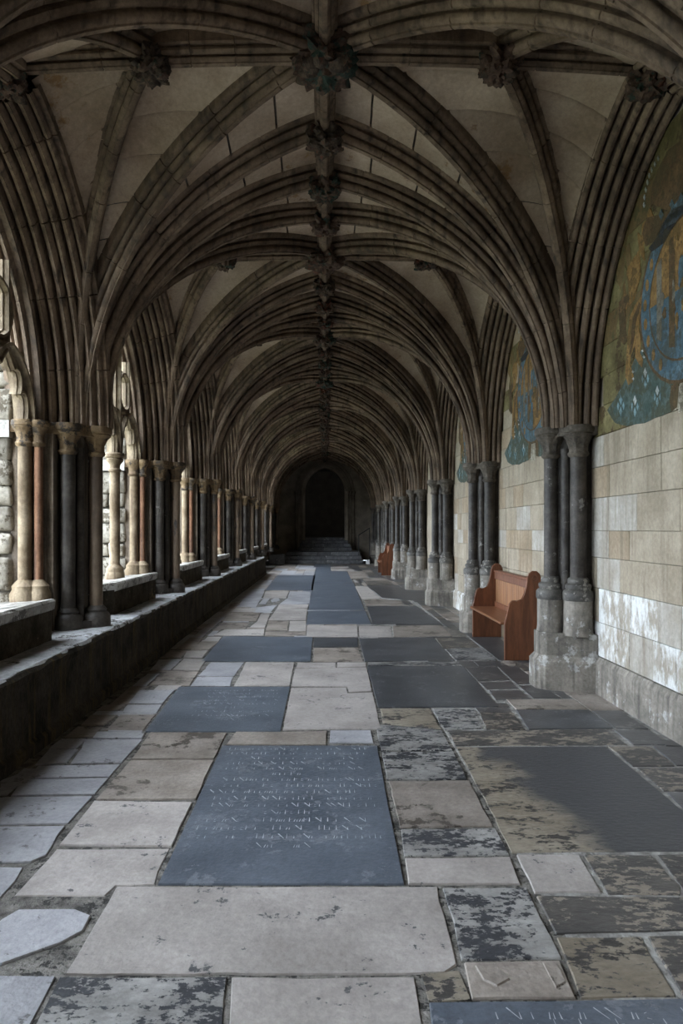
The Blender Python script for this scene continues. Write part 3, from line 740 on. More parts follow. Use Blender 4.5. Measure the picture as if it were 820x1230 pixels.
# worn inscriptions: rows of small chiselled strokes
def inscription(led, x0, x1, y0, y1, rows, h, z, dens=1.0, seed=1):
    r = random.Random(seed); mb = MB()
    def stroke(ax, ay, bx, by, w):
        d = Vector((bx-ax, by-ay, 0)); d.normalize(); s = Vector((-d.y, d.x, 0))*w/2
        a = Vector((ax, ay, z)); b = Vector((bx, by, z))
        mb.add([a-s, b-s*.4, b+s*.4, a+s], [(0, 1, 2, 3)])
    for k in range(rows):
        y = y1-(y1-y0)*(k+.5)/rows
        short = k in (5, 11, rows-1)
        xa, xb = (x0, x1) if not short else (x0+(x1-x0)*.33, x1-(x1-x0)*.38)
        x = xa+r.uniform(0, .06)
        while x < xb:
            if r.random() < .15: x += h*r.uniform(.7, 1.5); continue
            t = r.random(); w = r.uniform(.003, .0058)
            if t < .45: stroke(x, y, x, y+h*r.choice([.6, .6, 1]), w)
            elif t < .62: stroke(x, y+h, x+h*.6, y, w*1.3); 
            elif t < .78: stroke(x, y, x+h*.12, y+h*.6, w); stroke(x+h*.3, y, x+h*.35, y+h*.55, w*.8)
            elif t < .9: stroke(x, y+h*.1, x+h*.25, y, w); stroke(x, y+h*.5, x+h*.2, y+h*.6, w*.8)
            else: stroke(x, y, x, y+h, w); stroke(x+h*.05, y+h*.5, x+h*.4, y+h*.6, w*.7)
            x += h*r.uniform(.45, .95)/dens
    o = mb.obj('inscription', 'incision', led); return o
lo, wp, lz = ledgers[0]
inscription(lo, wp[3][0]+.05, wp[2][0]-.05, wp[3][1]+.30, wp[0][1]-.05, 16, .052, lz+.0008, seed=3)
lo, wp, lz = ledgers[1]
inscription(lo, wp[3][0]+.25, wp[2][0]-.08, wp[3][1]+.25, wp[0][1]-.12, 9, .055, lz+.0008, dens=.8, seed=5)
lo, wp, lz = ledgers[7]
inscription(lo, .55, 1.4, wp[3][1]+.1, 2.26, 5, .055, lz+.0008, dens=.7, seed=8)

# ------------------------------------------------------------------ stone bench along the arcade
bench = empty('stone_bench', (0, 0, 0), label='long stone bench with shaded face, running under the open arcade', cat='bench')
y = YB-.2; rbn = random.Random(12)
ZBT = .61
while y < 24.2:
    ln = rbn.uniform(1.5, 2.4); y1 = min(24.2, y+ln)
    if 24.2-y1 < .5: y1 = 24.2
    # face block with a small foot moulding and a worn front edge
    n = 9; rs = []
    dx = rbn.uniform(-.006, .006)
    for k in range(n+1):
        yy = y+.003+(y1-y-.006)*k/n
        wj = abs(rbn.gauss(0, .010)); wz = rbn.gauss(0, .006)
        rs.append([(-2.06+dx, yy, -.02), (-2.055+dx, yy, .075), (-2.085+dx, yy, .105), (-2.085+dx, yy, ZBT-.09), (-2.075+dx-wj*.4, yy, ZBT-.075),
                   (-2.07+dx-wj*.6, yy, ZBT-.03+wz), (-2.095+dx-wj, yy, ZBT-.003+wz*.4), (-2.14, yy, ZBT), (-2.14, yy, ZBT-.1), (-2.14, yy, -.02)])
    MB().rings(rs).obj('bench_block', 'bench_face_shaded', bench)
    y = y1
y = YB-.2
while y < 24.2:
    y1 = min(24.2, y+rbn.uniform(.8, 1.6))
    if 24.2-y1 < .4: y1 = 24.2
    n = 10; rs = []
    for k in range(n+1):
        yy = y+.002+(y1-y-.004)*k/n; wj = abs(rbn.gauss(0, .012)); wz = rbn.gauss(0, .003)
        rs.append([(-2.085-wj, yy, ZBT-.012), (-2.10-wj, yy, ZBT+.006+wz), (-2.25, yy, ZBT+.008+wz), (-2.68, yy, ZBT+.01), (-2.68, yy, ZBT-.3), (-2.13, yy, ZBT-.3)])
    MB().rings(rs).obj('bench_top_lit', 'bench_top_lit', bench, 40)
    y = y1

# ------------------------------------------------------------------ piers
ORD = ['first', 'second', 'third', 'fourth', 'fifth', 'sixth', 'seventh', 'eighth', 'ninth', 'tenth', 'eleventh', 'twelfth', 'thirteenth', 'fourteenth',
       'fifteenth', 'sixteenth', 'seventeenth', 'eighteenth', 'nineteenth', 'twentieth'] + ['twenty-'+w for w in ('first', 'second', 'third', 'fourth', 'fifth', 'sixth', 'seventh', 'eighth', 'ninth')] + ['thirtieth'] + ['thirty-'+w for w in ('first', 'second', 'third', 'fourth', 'fifth')]
def leafy(a, k): return .07*math.sin(8*a)*(1 if 3 <= k <= 5 else 0)
def cap_prof(r, R_, z0, z1):
    h = z1-z0
    return [(r, z0-.05), (r+.022, z0-.03), (r+.026, z0-.012), (r+.010, z0+.01), (r+.012, z0+.25*h), (r+(R_-r)*.45, z0+.5*h), (R_*.95, z0+.66*h),
            (R_*.92, z0+.70*h), (R_, z0+.74*h), (R_*1.03, z0+.86*h), (R_*.98, z1), (r*.5, z1)]
def shaft(x, y, r, z0, z1, n=16):
    pr = [(r*1.0, z0)] + [(r*(1+R.uniform(-.015, .015)), z0+(z1-z0)*i/6) for i in range(1, 6)] + [(r, z1)]
    return MB().lathe(x, y, pr, n)
# ---- right pier prototype (local origin at pier line on the floor, x absolute)
SH_R = [(2.315, .08, .075), (2.525, -.09, .078), (2.525, .25, .078), (2.43, -.01, .05), (2.43, .17, .05)]
PR = []
def addp(lst, name, mesh, sub=None): lst.append((name, mesh, sub))
P0 = [(2.12, -.03), (2.19, -.11), (2.68, -.29), (2.68, .45), (2.19, .27), (2.12, .19)]
P2 = [(2.16, .0), (2.22, -.07), (2.68, -.24), (2.68, .40), (2.22, .23), (2.16, .16)]
m = MB(); m.prism(P0, 2, -.02, .28)
m.add([(*q, .28) for q in P0] + [(*q, .335) for q in P2], [(i, (i+1) % 6, 6+(i+1) % 6, 6+i) for i in range(6)] + [(6, 7, 8, 9, 10, 11)])
addp(PR, 'plinth', m.mesh('plinth', 'pedestal_stone'))
m = MB(); m.prism(P2, 2, .33, .56)
addp(PR, 'pedestal_block', m.mesh('pedestal_block', 'pedestal_stone'))
for x, y, r in SH_R[:3]:
    m = MB().lathe(x, y, [(.155, .54), (.145, .58), (.140, .62), (.140, .885), (.12, .89)], 18)
    addp(PR, 'pedestal', m.mesh('pedestal', 'pedestal_stone', 40))
    m = MB().lathe(x, y, [(.145, .885), (.152, .90), (.152, .96), (.135, .985), (.118, .995), (.128, 1.015), (.128, 1.04), (.10, 1.06),
                          (.105, 1.08), (.100, 1.10), (.08, 1.115), (.07, 1.12)], 18)
    addp(PR, 'base', m.mesh('base', 'base_marble', 40))
m = MB().prism([(2.36, .03), (2.55, -.06), (2.68, -.07), (2.68, .23), (2.55, .22), (2.36, .13)], 2, .55, ZC); addp(PR, 'pier_core', m.mesh('pier_core', 'marble_dark'))
for x, y, r in SH_R:
    addp(PR, 'shaft', shaft(x, y, r, .98 if r > .06 else .6, 2.40).mesh('shaft', 'marble_dark', 40))
for x, y, r in SH_R[:3]:
    addp(PR, 'capital', MB().lathe(x, y, cap_prof(r, .165, 2.36, ZC), 32, leafy).mesh('capital', 'capital_stone', 40))
m = MB().prism([(2.22, .02), (2.42, -.17), (2.68, -.22), (2.68, .38), (2.42, .33), (2.22, .14)], 2, ZC-.1, ZC-.004); addp(PR, 'abacus', m.mesh('abacus', 'capital_stone'))
# ---- left pier prototype, standing on the bench
PL = []
SH_L = [(-2.31, 0, .066), (-2.515, -.215, .072), (-2.515, .215, .072), (-2.43, -.12, .04), (-2.43, .12, .04)]
LM = ['marble_brown', 'marble_dark', 'marble_dark', 'marble_dark', 'marble_dark']
m = MB().box(-2.70, -2.42, -.13, .13, .62, ZC); m.box(-2.98, -2.60, -.36, .36, .30, ZC); m.box(-2.98, -2.66, -.40, .40, .86, ZC)
addp(PL, 'pier_core', m.mesh('pier_core', 'pier_stone'))
for (x, y, r), lm in zip(SH_L, LM):
    addp(PL, 'shaft', shaft(x, y, r, .70, 2.40).mesh('shaft', lm, 40))
for x, y, r in SH_L[:3]:
    addp(PL, 'base', MB().lathe(x, y, [(.14, ZBT+.005), (.145, ZBT+.03), (.14, ZBT+.11), (.125, ZBT+.14), (.10, ZBT+.16), (.105, ZBT+.18), (.085, ZBT+.205), (.07, ZBT+.22)], 16).mesh('base', 'marble_dark', 40))
    addp(PL, 'capital', MB().lathe(x, y, cap_prof(r, .155, 2.37, ZC), 32, leafy).mesh('capital', 'capital_ochre', 40))
m = MB().prism([(-2.24, -.07), (-2.45, -.30), (-2.66, -.32), (-2.66, .32), (-2.45, .30), (-2.24, .07)], 2, ZBT+.004, ZBT+.08); addp(PL, 'plinth', m.mesh('plinth', 'marble_dark'))
for s in (-1, 1):
    for x, y, r, jm in ((-2.83, .455, .062, 'shaft_pale'), (-2.71, .43, .04, 'shaft_red')):
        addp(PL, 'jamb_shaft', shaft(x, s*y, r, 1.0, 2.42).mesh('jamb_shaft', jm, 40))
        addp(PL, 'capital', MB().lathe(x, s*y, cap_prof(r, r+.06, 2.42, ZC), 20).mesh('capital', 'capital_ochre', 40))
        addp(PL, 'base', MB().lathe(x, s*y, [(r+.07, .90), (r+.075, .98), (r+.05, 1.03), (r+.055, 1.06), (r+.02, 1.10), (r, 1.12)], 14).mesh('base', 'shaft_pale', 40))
m = MB().prism([(-2.24, -.06), (-2.42, -.31), (-2.70, -.40), (-2.99, -.50), (-2.99, .50), (-2.70, .40), (-2.42, .31), (-2.24, .06)], 2, ZC-.11, ZC-.006)
addp(PL, 'abacus', m.mesh('abacus', 'capital_ochre'))
for side, proto in (('right', PR), ('left', PL)):
    seen = 0
    for p in PIERS:
        if p < 5:
            lab = ('dark marble clustered pier against the painted wall, out beyond the near edge' if side == 'right' else
                   'dark marble clustered pier on the bench, out beyond the near edge'); grp = 'piers nearer than the first in view, ' + side
        else:
            o_ = ORD[seen]; seen += 1
            lab = (f'dark marble clustered pier on stone pedestal against the wall, {o_} from the viewer' if side == 'right' else
                   f'clustered pier of brown and dark shafts in the open arcade, {o_} from the viewer')
            grp = 'piers along the wall' if side == 'right' else 'piers of the open arcade'
        t = empty('clustered_pier', (0, p, 0), label=lab, cat='pier', group=grp)
        for nm, msh, sub in proto: ob(nm, msh, t)

# ------------------------------------------------------------------ arcade windows: mullions and tracery
XT = -2.83
def bar(pts, w=.05, d=.07, x=XT):
    """moulded bar along a polyline in the y-z plane"""
    path = [Vector((x, a, b)) for a, b in pts]; side = Vector((1, 0, 0))
    prof = [(-d, -w*.35), (-d*.4, -w*.6), (-d*.3, -w), (d*.3, -w), (d*.4, -w*.6), (d, -w*.35), (d, w*.35), (d*.4, w*.6), (d*.3, w), (-d*.3, w), (-d*.4, w*.6), (-d, w*.35)]
    fr = frames(path, side)
    return MB().rings([[p+side*s+n*m_ for s, m_ in prof] for p, n in fr])
def pointed(c, w, z0, rise, n=9, k=1.25):
    a = w*k; ce = (k-1)/k; b = rise/math.sqrt(1-ce*ce); te = math.acos(ce)
    h = [(a*(1-math.cos(te*i/n)), z0+b*math.sin(te*i/n)) for i in range(n+1)]
    return [(c-w+u, z) for u, z in h] + [(c+w-u, z) for u, z in reversed(h[:-1])]
WIN = []
CL = [-.94, 0, .94]
for c in CL:
    WIN.append(('light_arch', bar(pointed(c, .455, ZC, .60), .038, .10).mesh('light_arch', 'tracery_stone', 40)))
    # cusped inner arch: plate between the arch and a trefoil
    hf = [(.40, ZC), (.415, 2.72), (.40, 2.81), (.35, 2.86), (.29, 2.855), (.255, 2.835), (.275, 2.89), (.275, 2.97), (.235, 3.035), (.17, 3.05), (.125, 3.03), (.10, 3.06), (.06, 3.11), (0, 3.17)]
    tre = [(c-u, z) for u, z in hf] + [(c+u, z) for u, z in reversed(hf[:-1])]
    WIN.append(('cusped_arch', bar(tre, .026, .055).mesh('cusped_arch', 'tracery_stone', 40)))
    outer = pointed(c, .44, ZC, .58, 13); mb = MB()
    for xx in (XT-.035, XT+.035):
        for (a, b), (q, r_) in zip(zip(outer, outer[1:]), zip(tre, tre[1:])):
            mb.add([(xx, *a), (xx, *b), (xx, *r_), (xx, *q)], [(0, 1, 2, 3)])
    WIN.append(('spandrel_plate', mb.mesh('spandrel_plate', 'tracery_stone')))
for yy in (-.47, .47):
    m = MB().lathe(XT, yy, [(.125, .905), (.13, .93), (.125, 1.0), (.11, 1.02), (.115, 1.06), (.10, 1.09), (.075, 1.11), (.068, 1.13), (.068, 2.36), (.085, 2.375), (.085, 2.395), (.068, 2.41), (.072, 2.46),
                            (.11, 2.51), (.115, 2.53), (.105, 2.545), (.13, 2.565), (.135, 2.60), (.12, ZC), (.06, ZC)], 18)
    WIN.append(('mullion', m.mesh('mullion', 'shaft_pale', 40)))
def clip_arc(pts): return [(a, b) for a, b in pts if b < arcl_top(a)+.04]
for yy in (-.47, .47):
    WIN.append(('tracery_bar', bar([(yy, ZC+.02+.16*i) for i in range(12) if ZC+.02+.16*i < arcl_top(yy)], .05, .085).mesh('tracery_bar', 'tracery_stone', 40)))
for c in CL:
    top = arcl_top(c); pts = [(c, 3.2+(top-3.2)*i/6) for i in range(7)]
    if top > 3.4: WIN.append(('tracery_bar', bar(pts, .035, .065).mesh('tracery_bar', 'tracery_stone', 40)))
def ring(cy, cz, r, w=.035): return bar([(cy+r*math.cos(2*math.pi*i/20), cz+r*math.sin(2*math.pi*i/20)) for i in range(21)], w, .065)
for cy, cz, r in ((0, 3.98, .36), (-.76, 3.50, .25), (.76, 3.50, .25)):
    WIN.append(('tracery_ring', ring(cy, cz, r).mesh('tracery_ring', 'tracery_stone', 40)))
WIN.append(('tracery_bar', bar([(-1.25, 3.2), (1.25, 3.2)], .035, .06).mesh('tracery_bar', 'tracery_stone', 40)))
for k, c in enumerate(OPEN):
    t = empty('window_%d' % (k+1), (0, c, 0), kind='structure')
    for nm, msh in WIN: ob(nm, msh, t)

# ------------------------------------------------------------------ garth outside: lawn and buttresses of rubble
lawn = MB().box(-60, -5.6, -40, 70, -.3, .15).obj('lawn', 'lawn'); lawn['kind'] = 'structure'
path = MB().box(-5.6, -3.0, -40, 70, -.3, .13).obj('bounce_strip', 'bounce_gravel'); path['kind'] = 'structure'  # pale strip added beside the arcade to bounce light up to the vault
rbt = random.Random(9); nb_ = 0
for p in PIERS:
    if p > 22: continue
    lab = f'pale rubble buttress outside the open arcade, {ORD[nb_]} in view' if p > 5 else 'pale rubble buttress outside, beyond the near edge'
    if p > 5: nb_ += 1
    t = empty('buttress', (-2.96, p, 0), label=lab, cat='buttress', group='buttresses of the garth' if p > 5 else 'buttresses out of view')
    MB().box(-1.35, .0, -.36, .36, .1, 4.6).obj('buttress_core', 'rubble_bed', t)
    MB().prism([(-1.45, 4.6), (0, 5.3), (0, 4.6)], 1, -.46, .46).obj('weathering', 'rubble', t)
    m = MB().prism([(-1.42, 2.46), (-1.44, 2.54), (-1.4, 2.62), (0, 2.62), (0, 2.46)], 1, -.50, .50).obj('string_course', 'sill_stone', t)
    if p > 5 and p < 15:
        z = .15
        while z < 4.4:
            h = rbt.uniform(.17, .34)
            if z < 2.46 < z+h+.08: h = 2.46-z
            x = -1.38
            while x < -.04:
                w = min(rbt.uniform(.16, .58), -.0-x)
                if -.0-(x+w) < .12: w = -.0-x
                bm = chbox(x+.008, x+w-.008, -.47+rbt.uniform(0, .03), -.30, z+.008, z+h-.008, .022, .026, rbt)
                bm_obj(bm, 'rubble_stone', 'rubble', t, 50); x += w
            z += h
            if abs(z-2.46) < .001: z = 2.62
    else:
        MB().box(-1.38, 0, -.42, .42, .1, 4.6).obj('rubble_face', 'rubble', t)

# ------------------------------------------------------------------ carved bosses
def boss_mesh(rad, seed, material, flat=.85):
    r = random.Random(seed); bm = bmesh.new()
    bmesh.ops.create_icosphere(bm, subdivisions=4, radius=1.0)
    off = Vector((r.uniform(-50, 50), r.uniform(-50, 50), r.uniform(-50, 50)))
    lob = r.choice([5, 6, 7, 8])
    for v in bm.verts:
        n = v.co.normalized(); a = math.atan2(n.y, n.x)
        d = 1 + .16*math.sin(lob*a+2.2*n.z)*(1-n.z*n.z) + .30*noise.noise(n*3.1+off) + .20*noise.noise(n*7+off)
        cr = noise.noise(n*4.5-off); d += .16*(1-abs(cr)*4) if abs(cr) < .25 else -.05
        v.co = Vector((n.x*d*rad, n.y*d*rad, n.z*d*rad*flat))
    m_ = bpy.data.meshes.new('roof_boss'); bm.to_mesh(m_); bm.free(); m_.materials.append(MATS[material]); m_.shade_smooth(); m_.set_sharp_from_angle(angle=math.radians(45))
    return m_
def leaf_mesh():
    v = []; f = []; nu, nv = 8, 4
    for i in range(nu+1):
        t = i/nu; w = math.sin(math.pi*min(1, t*1.05+.05))**.7*(1+.22*math.sin(t*19))
        for j in range(nv+1):
            u = j/nv*2-1
            v.append((t, u*w*.38, .22*math.sin(t*2.6)-.12*abs(u)+.10*(1-u*u)))
    for i in range(nu):
        for j in range(nv):
            a = i*(nv+1)+j; f.append((a, a+1, a+nv+2, a+nv+1))
    m_ = me('carved_leaf', v, f, 'boss_stone', 60); return m_
LEAF = leaf_mesh(); LEAF2 = LEAF.copy(); LEAF2.materials.clear(); LEAF2.materials.append(MATS['boss_painted'])
BM_BIG = [boss_mesh(.20, 31+i, 'boss_painted', .8) for i in range(3)]
BM_MID = [boss_mesh(.135, 51+i, 'boss_stone' if i % 2 else 'boss_painted', .85) for i in range(4)]
rbo = random.Random(77)
def boss(x, y, z, size, label, group, leaves):
    big = size > .2
    o = ob('roof_boss', rbo.choice(BM_BIG if big else BM_MID), None, (x, y, z)); o.rotation_euler = (0, 0, rbo.uniform(0, 6.28))
    s = rbo.uniform(.94, 1.08); o.scale = (s, s, s)
    tag(o, label, 'roof boss', group)
    if leaves:
        n = 9 if big else 7
        for i in range(n):
            a = 2*math.pi*i/n+rbo.uniform(-.15, .15); L = (.17 if big else .11)*rbo.uniform(.85, 1.1)
            lf = ob('carved_leaf', LEAF2 if rbo.random() < .4 else LEAF, o)
            r0 = (.06 if big else .045)
            lf.location = (r0*math.cos(a), r0*math.sin(a), (-.115 if big else -.085)+rbo.uniform(-.02, .02))
            lf.rotation_euler = (math.pi, rbo.uniform(-.45, -.05), a); lf.scale = (L, L*1.1, L)
B = BAY/2
nr = 0
for i, c in enumerate([PIERS[0]-B]+CENTRES):
    vis = c > 4
    bayn = ORD[round((c-5.08)/BAY)] if vis else ''
    lst = [(0, c, ZR+.02, .24, 'ridge'), (0, c+B*.54, ZR, .15, 'ridge'), (0, c+B, ZR-.01, .15, 'ridge'), (0, c+2*B-B*.54, ZR, .15, 'ridge'),
           (-1.29, c, ZR-.02, .15, 'cross ridge toward the open arcade'), (1.29, c, ZR-.02, .15, 'cross ridge toward the solid wall'), (2.40, c, ZR-.14, .15, 'arch head at the solid wall'), (-2.36, c, ZR-.14, .15, 'arch head at the open arcade')]
    for x, y, z, s, wh in lst:
        if y > YW-.2 and c != CENTRES[-1]: continue
        if y > YE-.1 and y != c: continue
        if not vis and not (wh == 'ridge' and y > 4.6): 
            boss(x, y, z, s, 'carved stone roof boss overhead, above the top of the picture', 'bosses above the picture', False); continue
        if wh == 'ridge':
            if vis or y > 4:
                lab = (f'largest carved roof boss on the central ridge' if nr == 0 and vis and y == c else
                       f'carved roof boss on the central ridge, {ORD[nr]} down from the top of the picture')
                if vis: nr += 1
        else: lab = f'carved roof boss on the {wh}, {bayn} vault bay'
        boss(x, y, z, s, lab, 'bosses along the ridge' if wh == 'ridge' else 'bosses of the cross ridges', y < 17)

# ------------------------------------------------------------------ heraldic wall paintings
def W(x, y):                                            # picture point on the near bay wall -> (y, z) on the wall
    d = FPX*XW/(x-390.0); return (d-5.08, EYE+(635-y)*d/FPX)
def Wz(pts): return [W(720+x/6.83, 350+y/6.83) for x, y in pts]
def ell(cy, cz, ry, rz, n=28, a0=0, a1=2*math.pi): return [(cy+ry*math.cos(a0+(a1-a0)*i/n), cz+rz*math.sin(a0+(a1-a0)*i/n)) for i in range(n)]
def sheet(poly, off): return MB().prism(poly, 0, XW-.0045-off, XW-.001)
def both(poly): return [poly, [(-a, b) for a, b in poly]]
MUR = []
def mp(name, poly, off, mt, sym=True):
    for q in (both(poly) if sym else [poly]): MUR.append((name, sheet(q, off).mesh(name, mt)))
mound = Wz([(65, 975), (100, 1035), (130, 1080), (180, 1095), (230, 1105), (300, 1090), (370, 1082), (420, 1060), (450, 1042), (520, 1020), (590, 985), (578, 900), (590, 770), (690, 720), (560, 690), (440, 640), (350, 480), (300, 540), (230, 700), (130, 880)])
mp('painted_mound', mound, .001, 'paint_teal')
mp('cream_plaster', Wz([(590, 985), (640, 950), (655, 780), (640, 735), (590, 775), (578, 900)]), .0005, 'paint_umber')
mp('bare_patch', Wz([(595, 990), (650, 960), (700, 985), (760, 960), (760, 740), (665, 735), (655, 800), (640, 950)]), .0004, 'plaster_cream')
def ringpoly(cy, cz, ro, ri, n=30):
    return [(cy+ro*math.cos(2*math.pi*i/n), cz+ro*.98*math.sin(2*math.pi*i/n)) for i in range(n)]
mp('garter_ring', ringpoly(0, 3.40, .70, .55), .003, 'paint_blue', False)
mp('ring_outline', ringpoly(0, 3.40, .73, .7), .002, 'paint_umber', False)
mp('ring_inner_outline', ringpoly(0, 3.40, .555, .5), .004, 'paint_umber', False)
def quarter(a0, a1):
    return [(0, 3.40)] + [(.535*math.cos(a0+(a1-a0)*i/8), 3.40+.525*math.sin(a0+(a1-a0)*i/8)) for i in range(9)]
for k in range(4): mp('shield_quarter', quarter(k*math.pi/2, (k+1)*math.pi/2), .005, 'paint_blue' if k % 2 else 'paint_ochre', False)
for k, (yy, w) in enumerate(((.18, .09), (.38, .08), (-.18, .09), (-.38, .08))):
    mp('shield_pale', [(yy-w/2, 2.98 if abs(yy) < .3 else 3.08), (yy+w/2, 3.0 if abs(yy) < .3 else 3.12), (yy+w/2, 3.82 if abs(yy) < .3 else 3.70), (yy-w/2, 3.84 if abs(yy) < .3 else 3.74)], .006, 'paint_grey' if k % 2 else 'paint_umber', False)
for k in range(7):
    a = math.pi*(.55+.5*k/6)+.2
    mp('garter_mark', ell(.625*math.cos(a+.6), 3.40+.61*math.sin(a+.6), .028, .05, 10), .0055, 'paint_ochre')
lion = Wz([(380, -10), (310, 90), (250, 210), (235, 380), (225, 540), (215, 690), (240, 770), (275, 745), (285, 690), (255, 600), (262, 520), (295, 440), (300, 545), (330, 600), (355, 625), (362, 560), (335, 500), (345, 400), (325, 300), (335, 170), (420, 80), (425, 20)])
mp('painted_lion', lion, .0025, 'paint_ochre')
mp('lion_shading', Wz([(330, 90), (280, 220), (262, 400), (250, 520), (262, 515), (285, 420), (305, 250), (345, 110)]), .0045, 'paint_umber')
mp('painted_tail', Wz([(160, 90), (235, 20), (250, 60), (215, 140), (222, 300), (235, 400), (205, 440), (170, 400), (165, 250)]), .002, 'paint_umber')
for cx, cy, mt in ((180, 940, 'paint_cyan'), (295, 945, 'paint_white'), (380, 715, 'paint_white'), (480, 865, 'paint_white')):
    fl = empty  # lily of petals
    for dx, dy, w, h in ((0, -50, 14, 42), (-22, 0, 9, 34), (22, 0, 9, 34), (0, 45, 12, 40)):
        mm = mt if dy < 0 or mt == 'paint_cyan' else 'paint_cyan'
        mp('lily_petal', Wz([(cx+dx, cy+dy-h), (cx+dx+w, cy+dy), (cx+dx, cy+dy+h), (cx+dx-w, cy+dy)]), .004, mm)
for cx, cy in ((360, 487), (370, 538), (280, 660), (283, 718)): mp('pearl', Wz([(cx-10, cy), (cx, cy-12), (cx+10, cy), (cx, cy+12)]), .005, 'paint_white')
mp('helm', [W(780, 298), W(790, 285), W(803, 272), W(822, 262), W(822, 276), W(806, 285), W(793, 296), W(783, 303)], .004, 'paint_black')
mp('crown', [W(777, 262), W(800, 255), W(823, 245), W(823, 262), W(803, 272), W(786, 290), W(776, 296), W(772, 280)], .003, 'paint_umber')
for x, y in ((795, 258), (808, 246), (819, 238)): mp('crown_jewel', [W(x-3, y), W(x, y-7), W(x+3, y), W(x, y+7)], .0045, 'paint_blue')
mp('crest', [W(783, 245), W(790, 205), W(803, 180), W(823, 165), W(823, 245), W(800, 252)], .002, 'paint_umber')
for x, y in ((774, 246), (774.5, 237), (776, 228), (778, 219), (780, 211), (783, 204), (787, 197), (791, 190)):
    mp('pearl', [W(x-1, y), W(x, y-3.4), W(x+1, y), W(x, y+3.4)], .004, 'paint_white')
rm = random.Random(5)
for k in range(16):
    a = rm.uniform(0, 6.28); q = rm.uniform(.08, .44); w = rm.uniform(.015, .035); h = rm.uniform(.04, .10)
    mp('shield_charge', [(q*math.cos(a)+w*math.cos(t)*(1+.35*math.sin(3*t+k)), 3.40+q*math.sin(a)+h*math.sin(t)) for t in [6.28*i/9 for i in range(9)]], .0068+.0001*k, ('paint_grey', 'paint_ochre', 'paint_umber', 'paint_blue')[k % 4], False)
for k in range(22):
    a = rm.uniform(.25, 1.35) if k % 2 else rm.uniform(-.35, .5); q = rm.uniform(.84, 1.12)
    yy, zz = q*math.cos(a), 3.45+q*1.05*math.sin(a); w = rm.uniform(.025, .06); h = rm.uniform(.07, .17); tl = rm.uniform(-.6, .6)
    if abs(yy) > 1.28 or zz > arch_top(5.08+abs(yy))-.18: continue
    mp('mantling_leaf', [(yy+w*math.cos(t)*(1+.4*math.sin(2*t+k))+tl*h*math.sin(t), zz+h*math.sin(t)) for t in [6.28*i/10 for i in range(10)]], .0008+.00005*k, ('ashlar_umber', 'paint_umber', 'ashlar_olive', 'paint_ochre')[k % 4])
mp('mantling', [W(738, 300), W(750, 250), W(757, 262), W(750, 310), W(755, 350), W(745, 345), W(735, 330)], .0012, 'ashlar_umber')
mp('mantling', [W(755, 320), W(768, 300), W(770, 330), W(762, 360), W(752, 372), W(748, 345)], .0016, 'paint_ochre')
for k, (c, lab) in enumerate(((5.08, 'large painted coat of arms with blue ring on the wall, nearest the viewer'),
                              (8.78, 'painted coat of arms on the wall above the nearer wooden pew'),
                              (12.48, 'small distant painted coat of arms in the third wall bay'))):
    t = empty('wall_painting', (0, c, 0), label=lab, cat='wall painting', group='heraldic paintings on the wall')
    for nm, msh in MUR: ob(nm, msh, t)

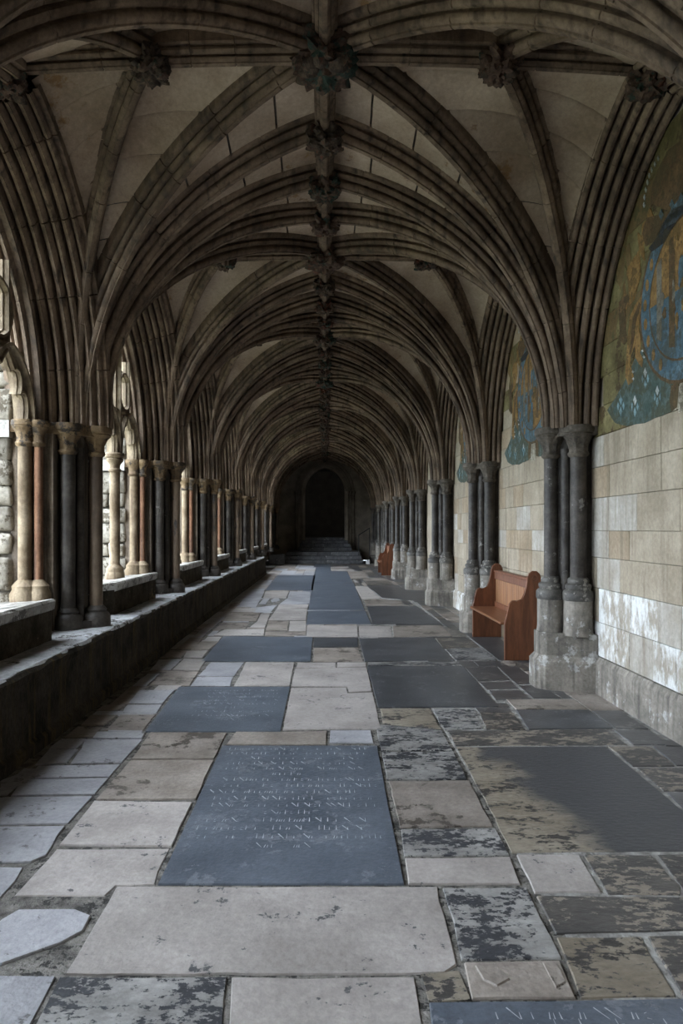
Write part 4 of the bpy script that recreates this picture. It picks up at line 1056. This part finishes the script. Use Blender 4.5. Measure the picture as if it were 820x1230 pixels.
# ------------------------------------------------------------------ pews
END = [(0, 0), (0, .44), (.008, .50), (.035, .57), (.042, .63), (.055, .69), (.09, .725), (.13, .725), (.17, .715), (.215, .735), (.245, .80), (.262, .90), (.275, 1.0), (.295, 1.05), (.335, 1.085),
       (.385, 1.085), (.425, 1.05), (.442, .99), (.430, .92), (.42, .85), (.42, 0)]
def pew(loc, length, label, rot=0):
    """x: front of the bench at 0, depth towards +x; y from 0 to length"""
    t = empty('pew', loc, label=label, cat='pew', group='wooden pews against the wall'); t.rotation_euler.z = rot
    for y in (0, length-.055):
        bm = bmesh.new(); lo = [bm.verts.new((x, y, z)) for x, z in END]; hi = [bm.verts.new((x, y+.055, z)) for x, z in END]
        bm.faces.new(lo); bm.faces.new(hi[::-1]); n = len(END)
        for i in range(n): bm.faces.new((lo[i], hi[i], hi[(i+1) % n], lo[(i+1) % n]))
        bmesh.ops.bevel(bm, geom=[e for e in bm.edges if abs(e.verts[0].co.y-e.verts[1].co.y) < 1e-6], offset=.008, segments=2, affect='EDGES')
        e = bm_obj(bm, 'end_panel', 'pew_wood', t, 35)
        m_ = MB()
        for yy in ((-.008, .005) if y == 0 else (.05, .063)): pass
        ys = [y-.008, y+.004] if y == 0 else [y+.051, y+.063]
        rs = []
        for yy, rr in ((ys[0], .022), (ys[0] if y == 0 else ys[1], .030), (ys[1] if y == 0 else ys[0], .036)):
            rs.append([(.36+rr*math.cos(2*math.pi*i/18), yy, 1.0+rr*math.sin(2*math.pi*i/18)) for i in range(18)])
        m_.rings(rs).obj('rosette', 'pew_wood', e, 40)
    y0, y1 = .055, length-.055
    bm = chbox(-.045, .36, y0, y1, .425, .457, .01); bm_obj(bm, 'seat', 'pew_seat', t)
    def back(x): return x
    bm = chbox(.315, .365, y0, y1, .86, .965, .008); bm_obj(bm, 'top_rail', 'pew_wood', t)
    bm = chbox(.305, .40, y0, y1, .965, .99, .006); bm_obj(bm, 'back_ledge', 'pew_wood', t)
    bm = chbox(.315, .36, y0, y1, .457, .53, .008); bm_obj(bm, 'bottom_rail', 'pew_wood', t)
    nb = int((y1-y0)/.105); w = (y1-y0)/nb
    for i in range(nb):
        bm = chbox(.335, .355, y0+i*w+.001, y0+(i+1)*w-.001, .525, .865, .004); bm_obj(bm, 'back_board', 'pew_board', t)
    bm = chbox(.325, .355, y0, y1, .06, .42, .006) if False else chbox(.30, .33, y0, y1, .36, .425, .006); bm_obj(bm, 'seat_bearer', 'pew_wood', t)
pew((2.185, 8.32, 0), 1.86, 'reddish wooden pew with plank back, between the nearest two wall piers')
pew((1.93, 23.45, 0), 1.5, 'small distant wooden pew by the wall near the far steps')

# ------------------------------------------------------------------ small things at the far end
t = empty('handrail', (0, 0, 0), label='thin black iron handrail beside the far steps', cat='handrail')
def rod(p, q, r=.02):
    p = Vector(p); q = Vector(q); d = (q-p).normalized(); s = d.orthogonal().normalized(); u = d.cross(s)
    return MB().rings([[c+(s*math.cos(2*math.pi*i/8)+u*math.sin(2*math.pi*i/8))*r for i in range(8)] for c in (p, q)])
rod((1.56, 31.6, .36), (1.56, 31.6, 1.30)).obj('post', 'iron', t); rod((2.15, 33.0, .3), (2.15, 33.0, 1.62)).obj('post', 'iron', t)
rod((1.56, 31.6, 1.30), (2.15, 33.0, 1.62), .024).obj('rail', 'iron', t)
bm = chbox(-2.48, -1.80, 30.2, 30.9, 0, .46, .03, .02); o = bm_obj(bm, 'stone_block', 'step_stone')
tag(o, 'low dark stone block with pale chips at the end of the bench', 'stone block')
bm = chbox(1.86, 2.02, 30.9, 31.0, 0, .2, .006); o = bm_obj(bm, 'white_box', 'white_paper'); tag(o, 'small white box on the floor beside the far steps', 'box')
print('counts: blocks', nblk, 'flags', nfl, 'objects', len(bpy.data.objects))
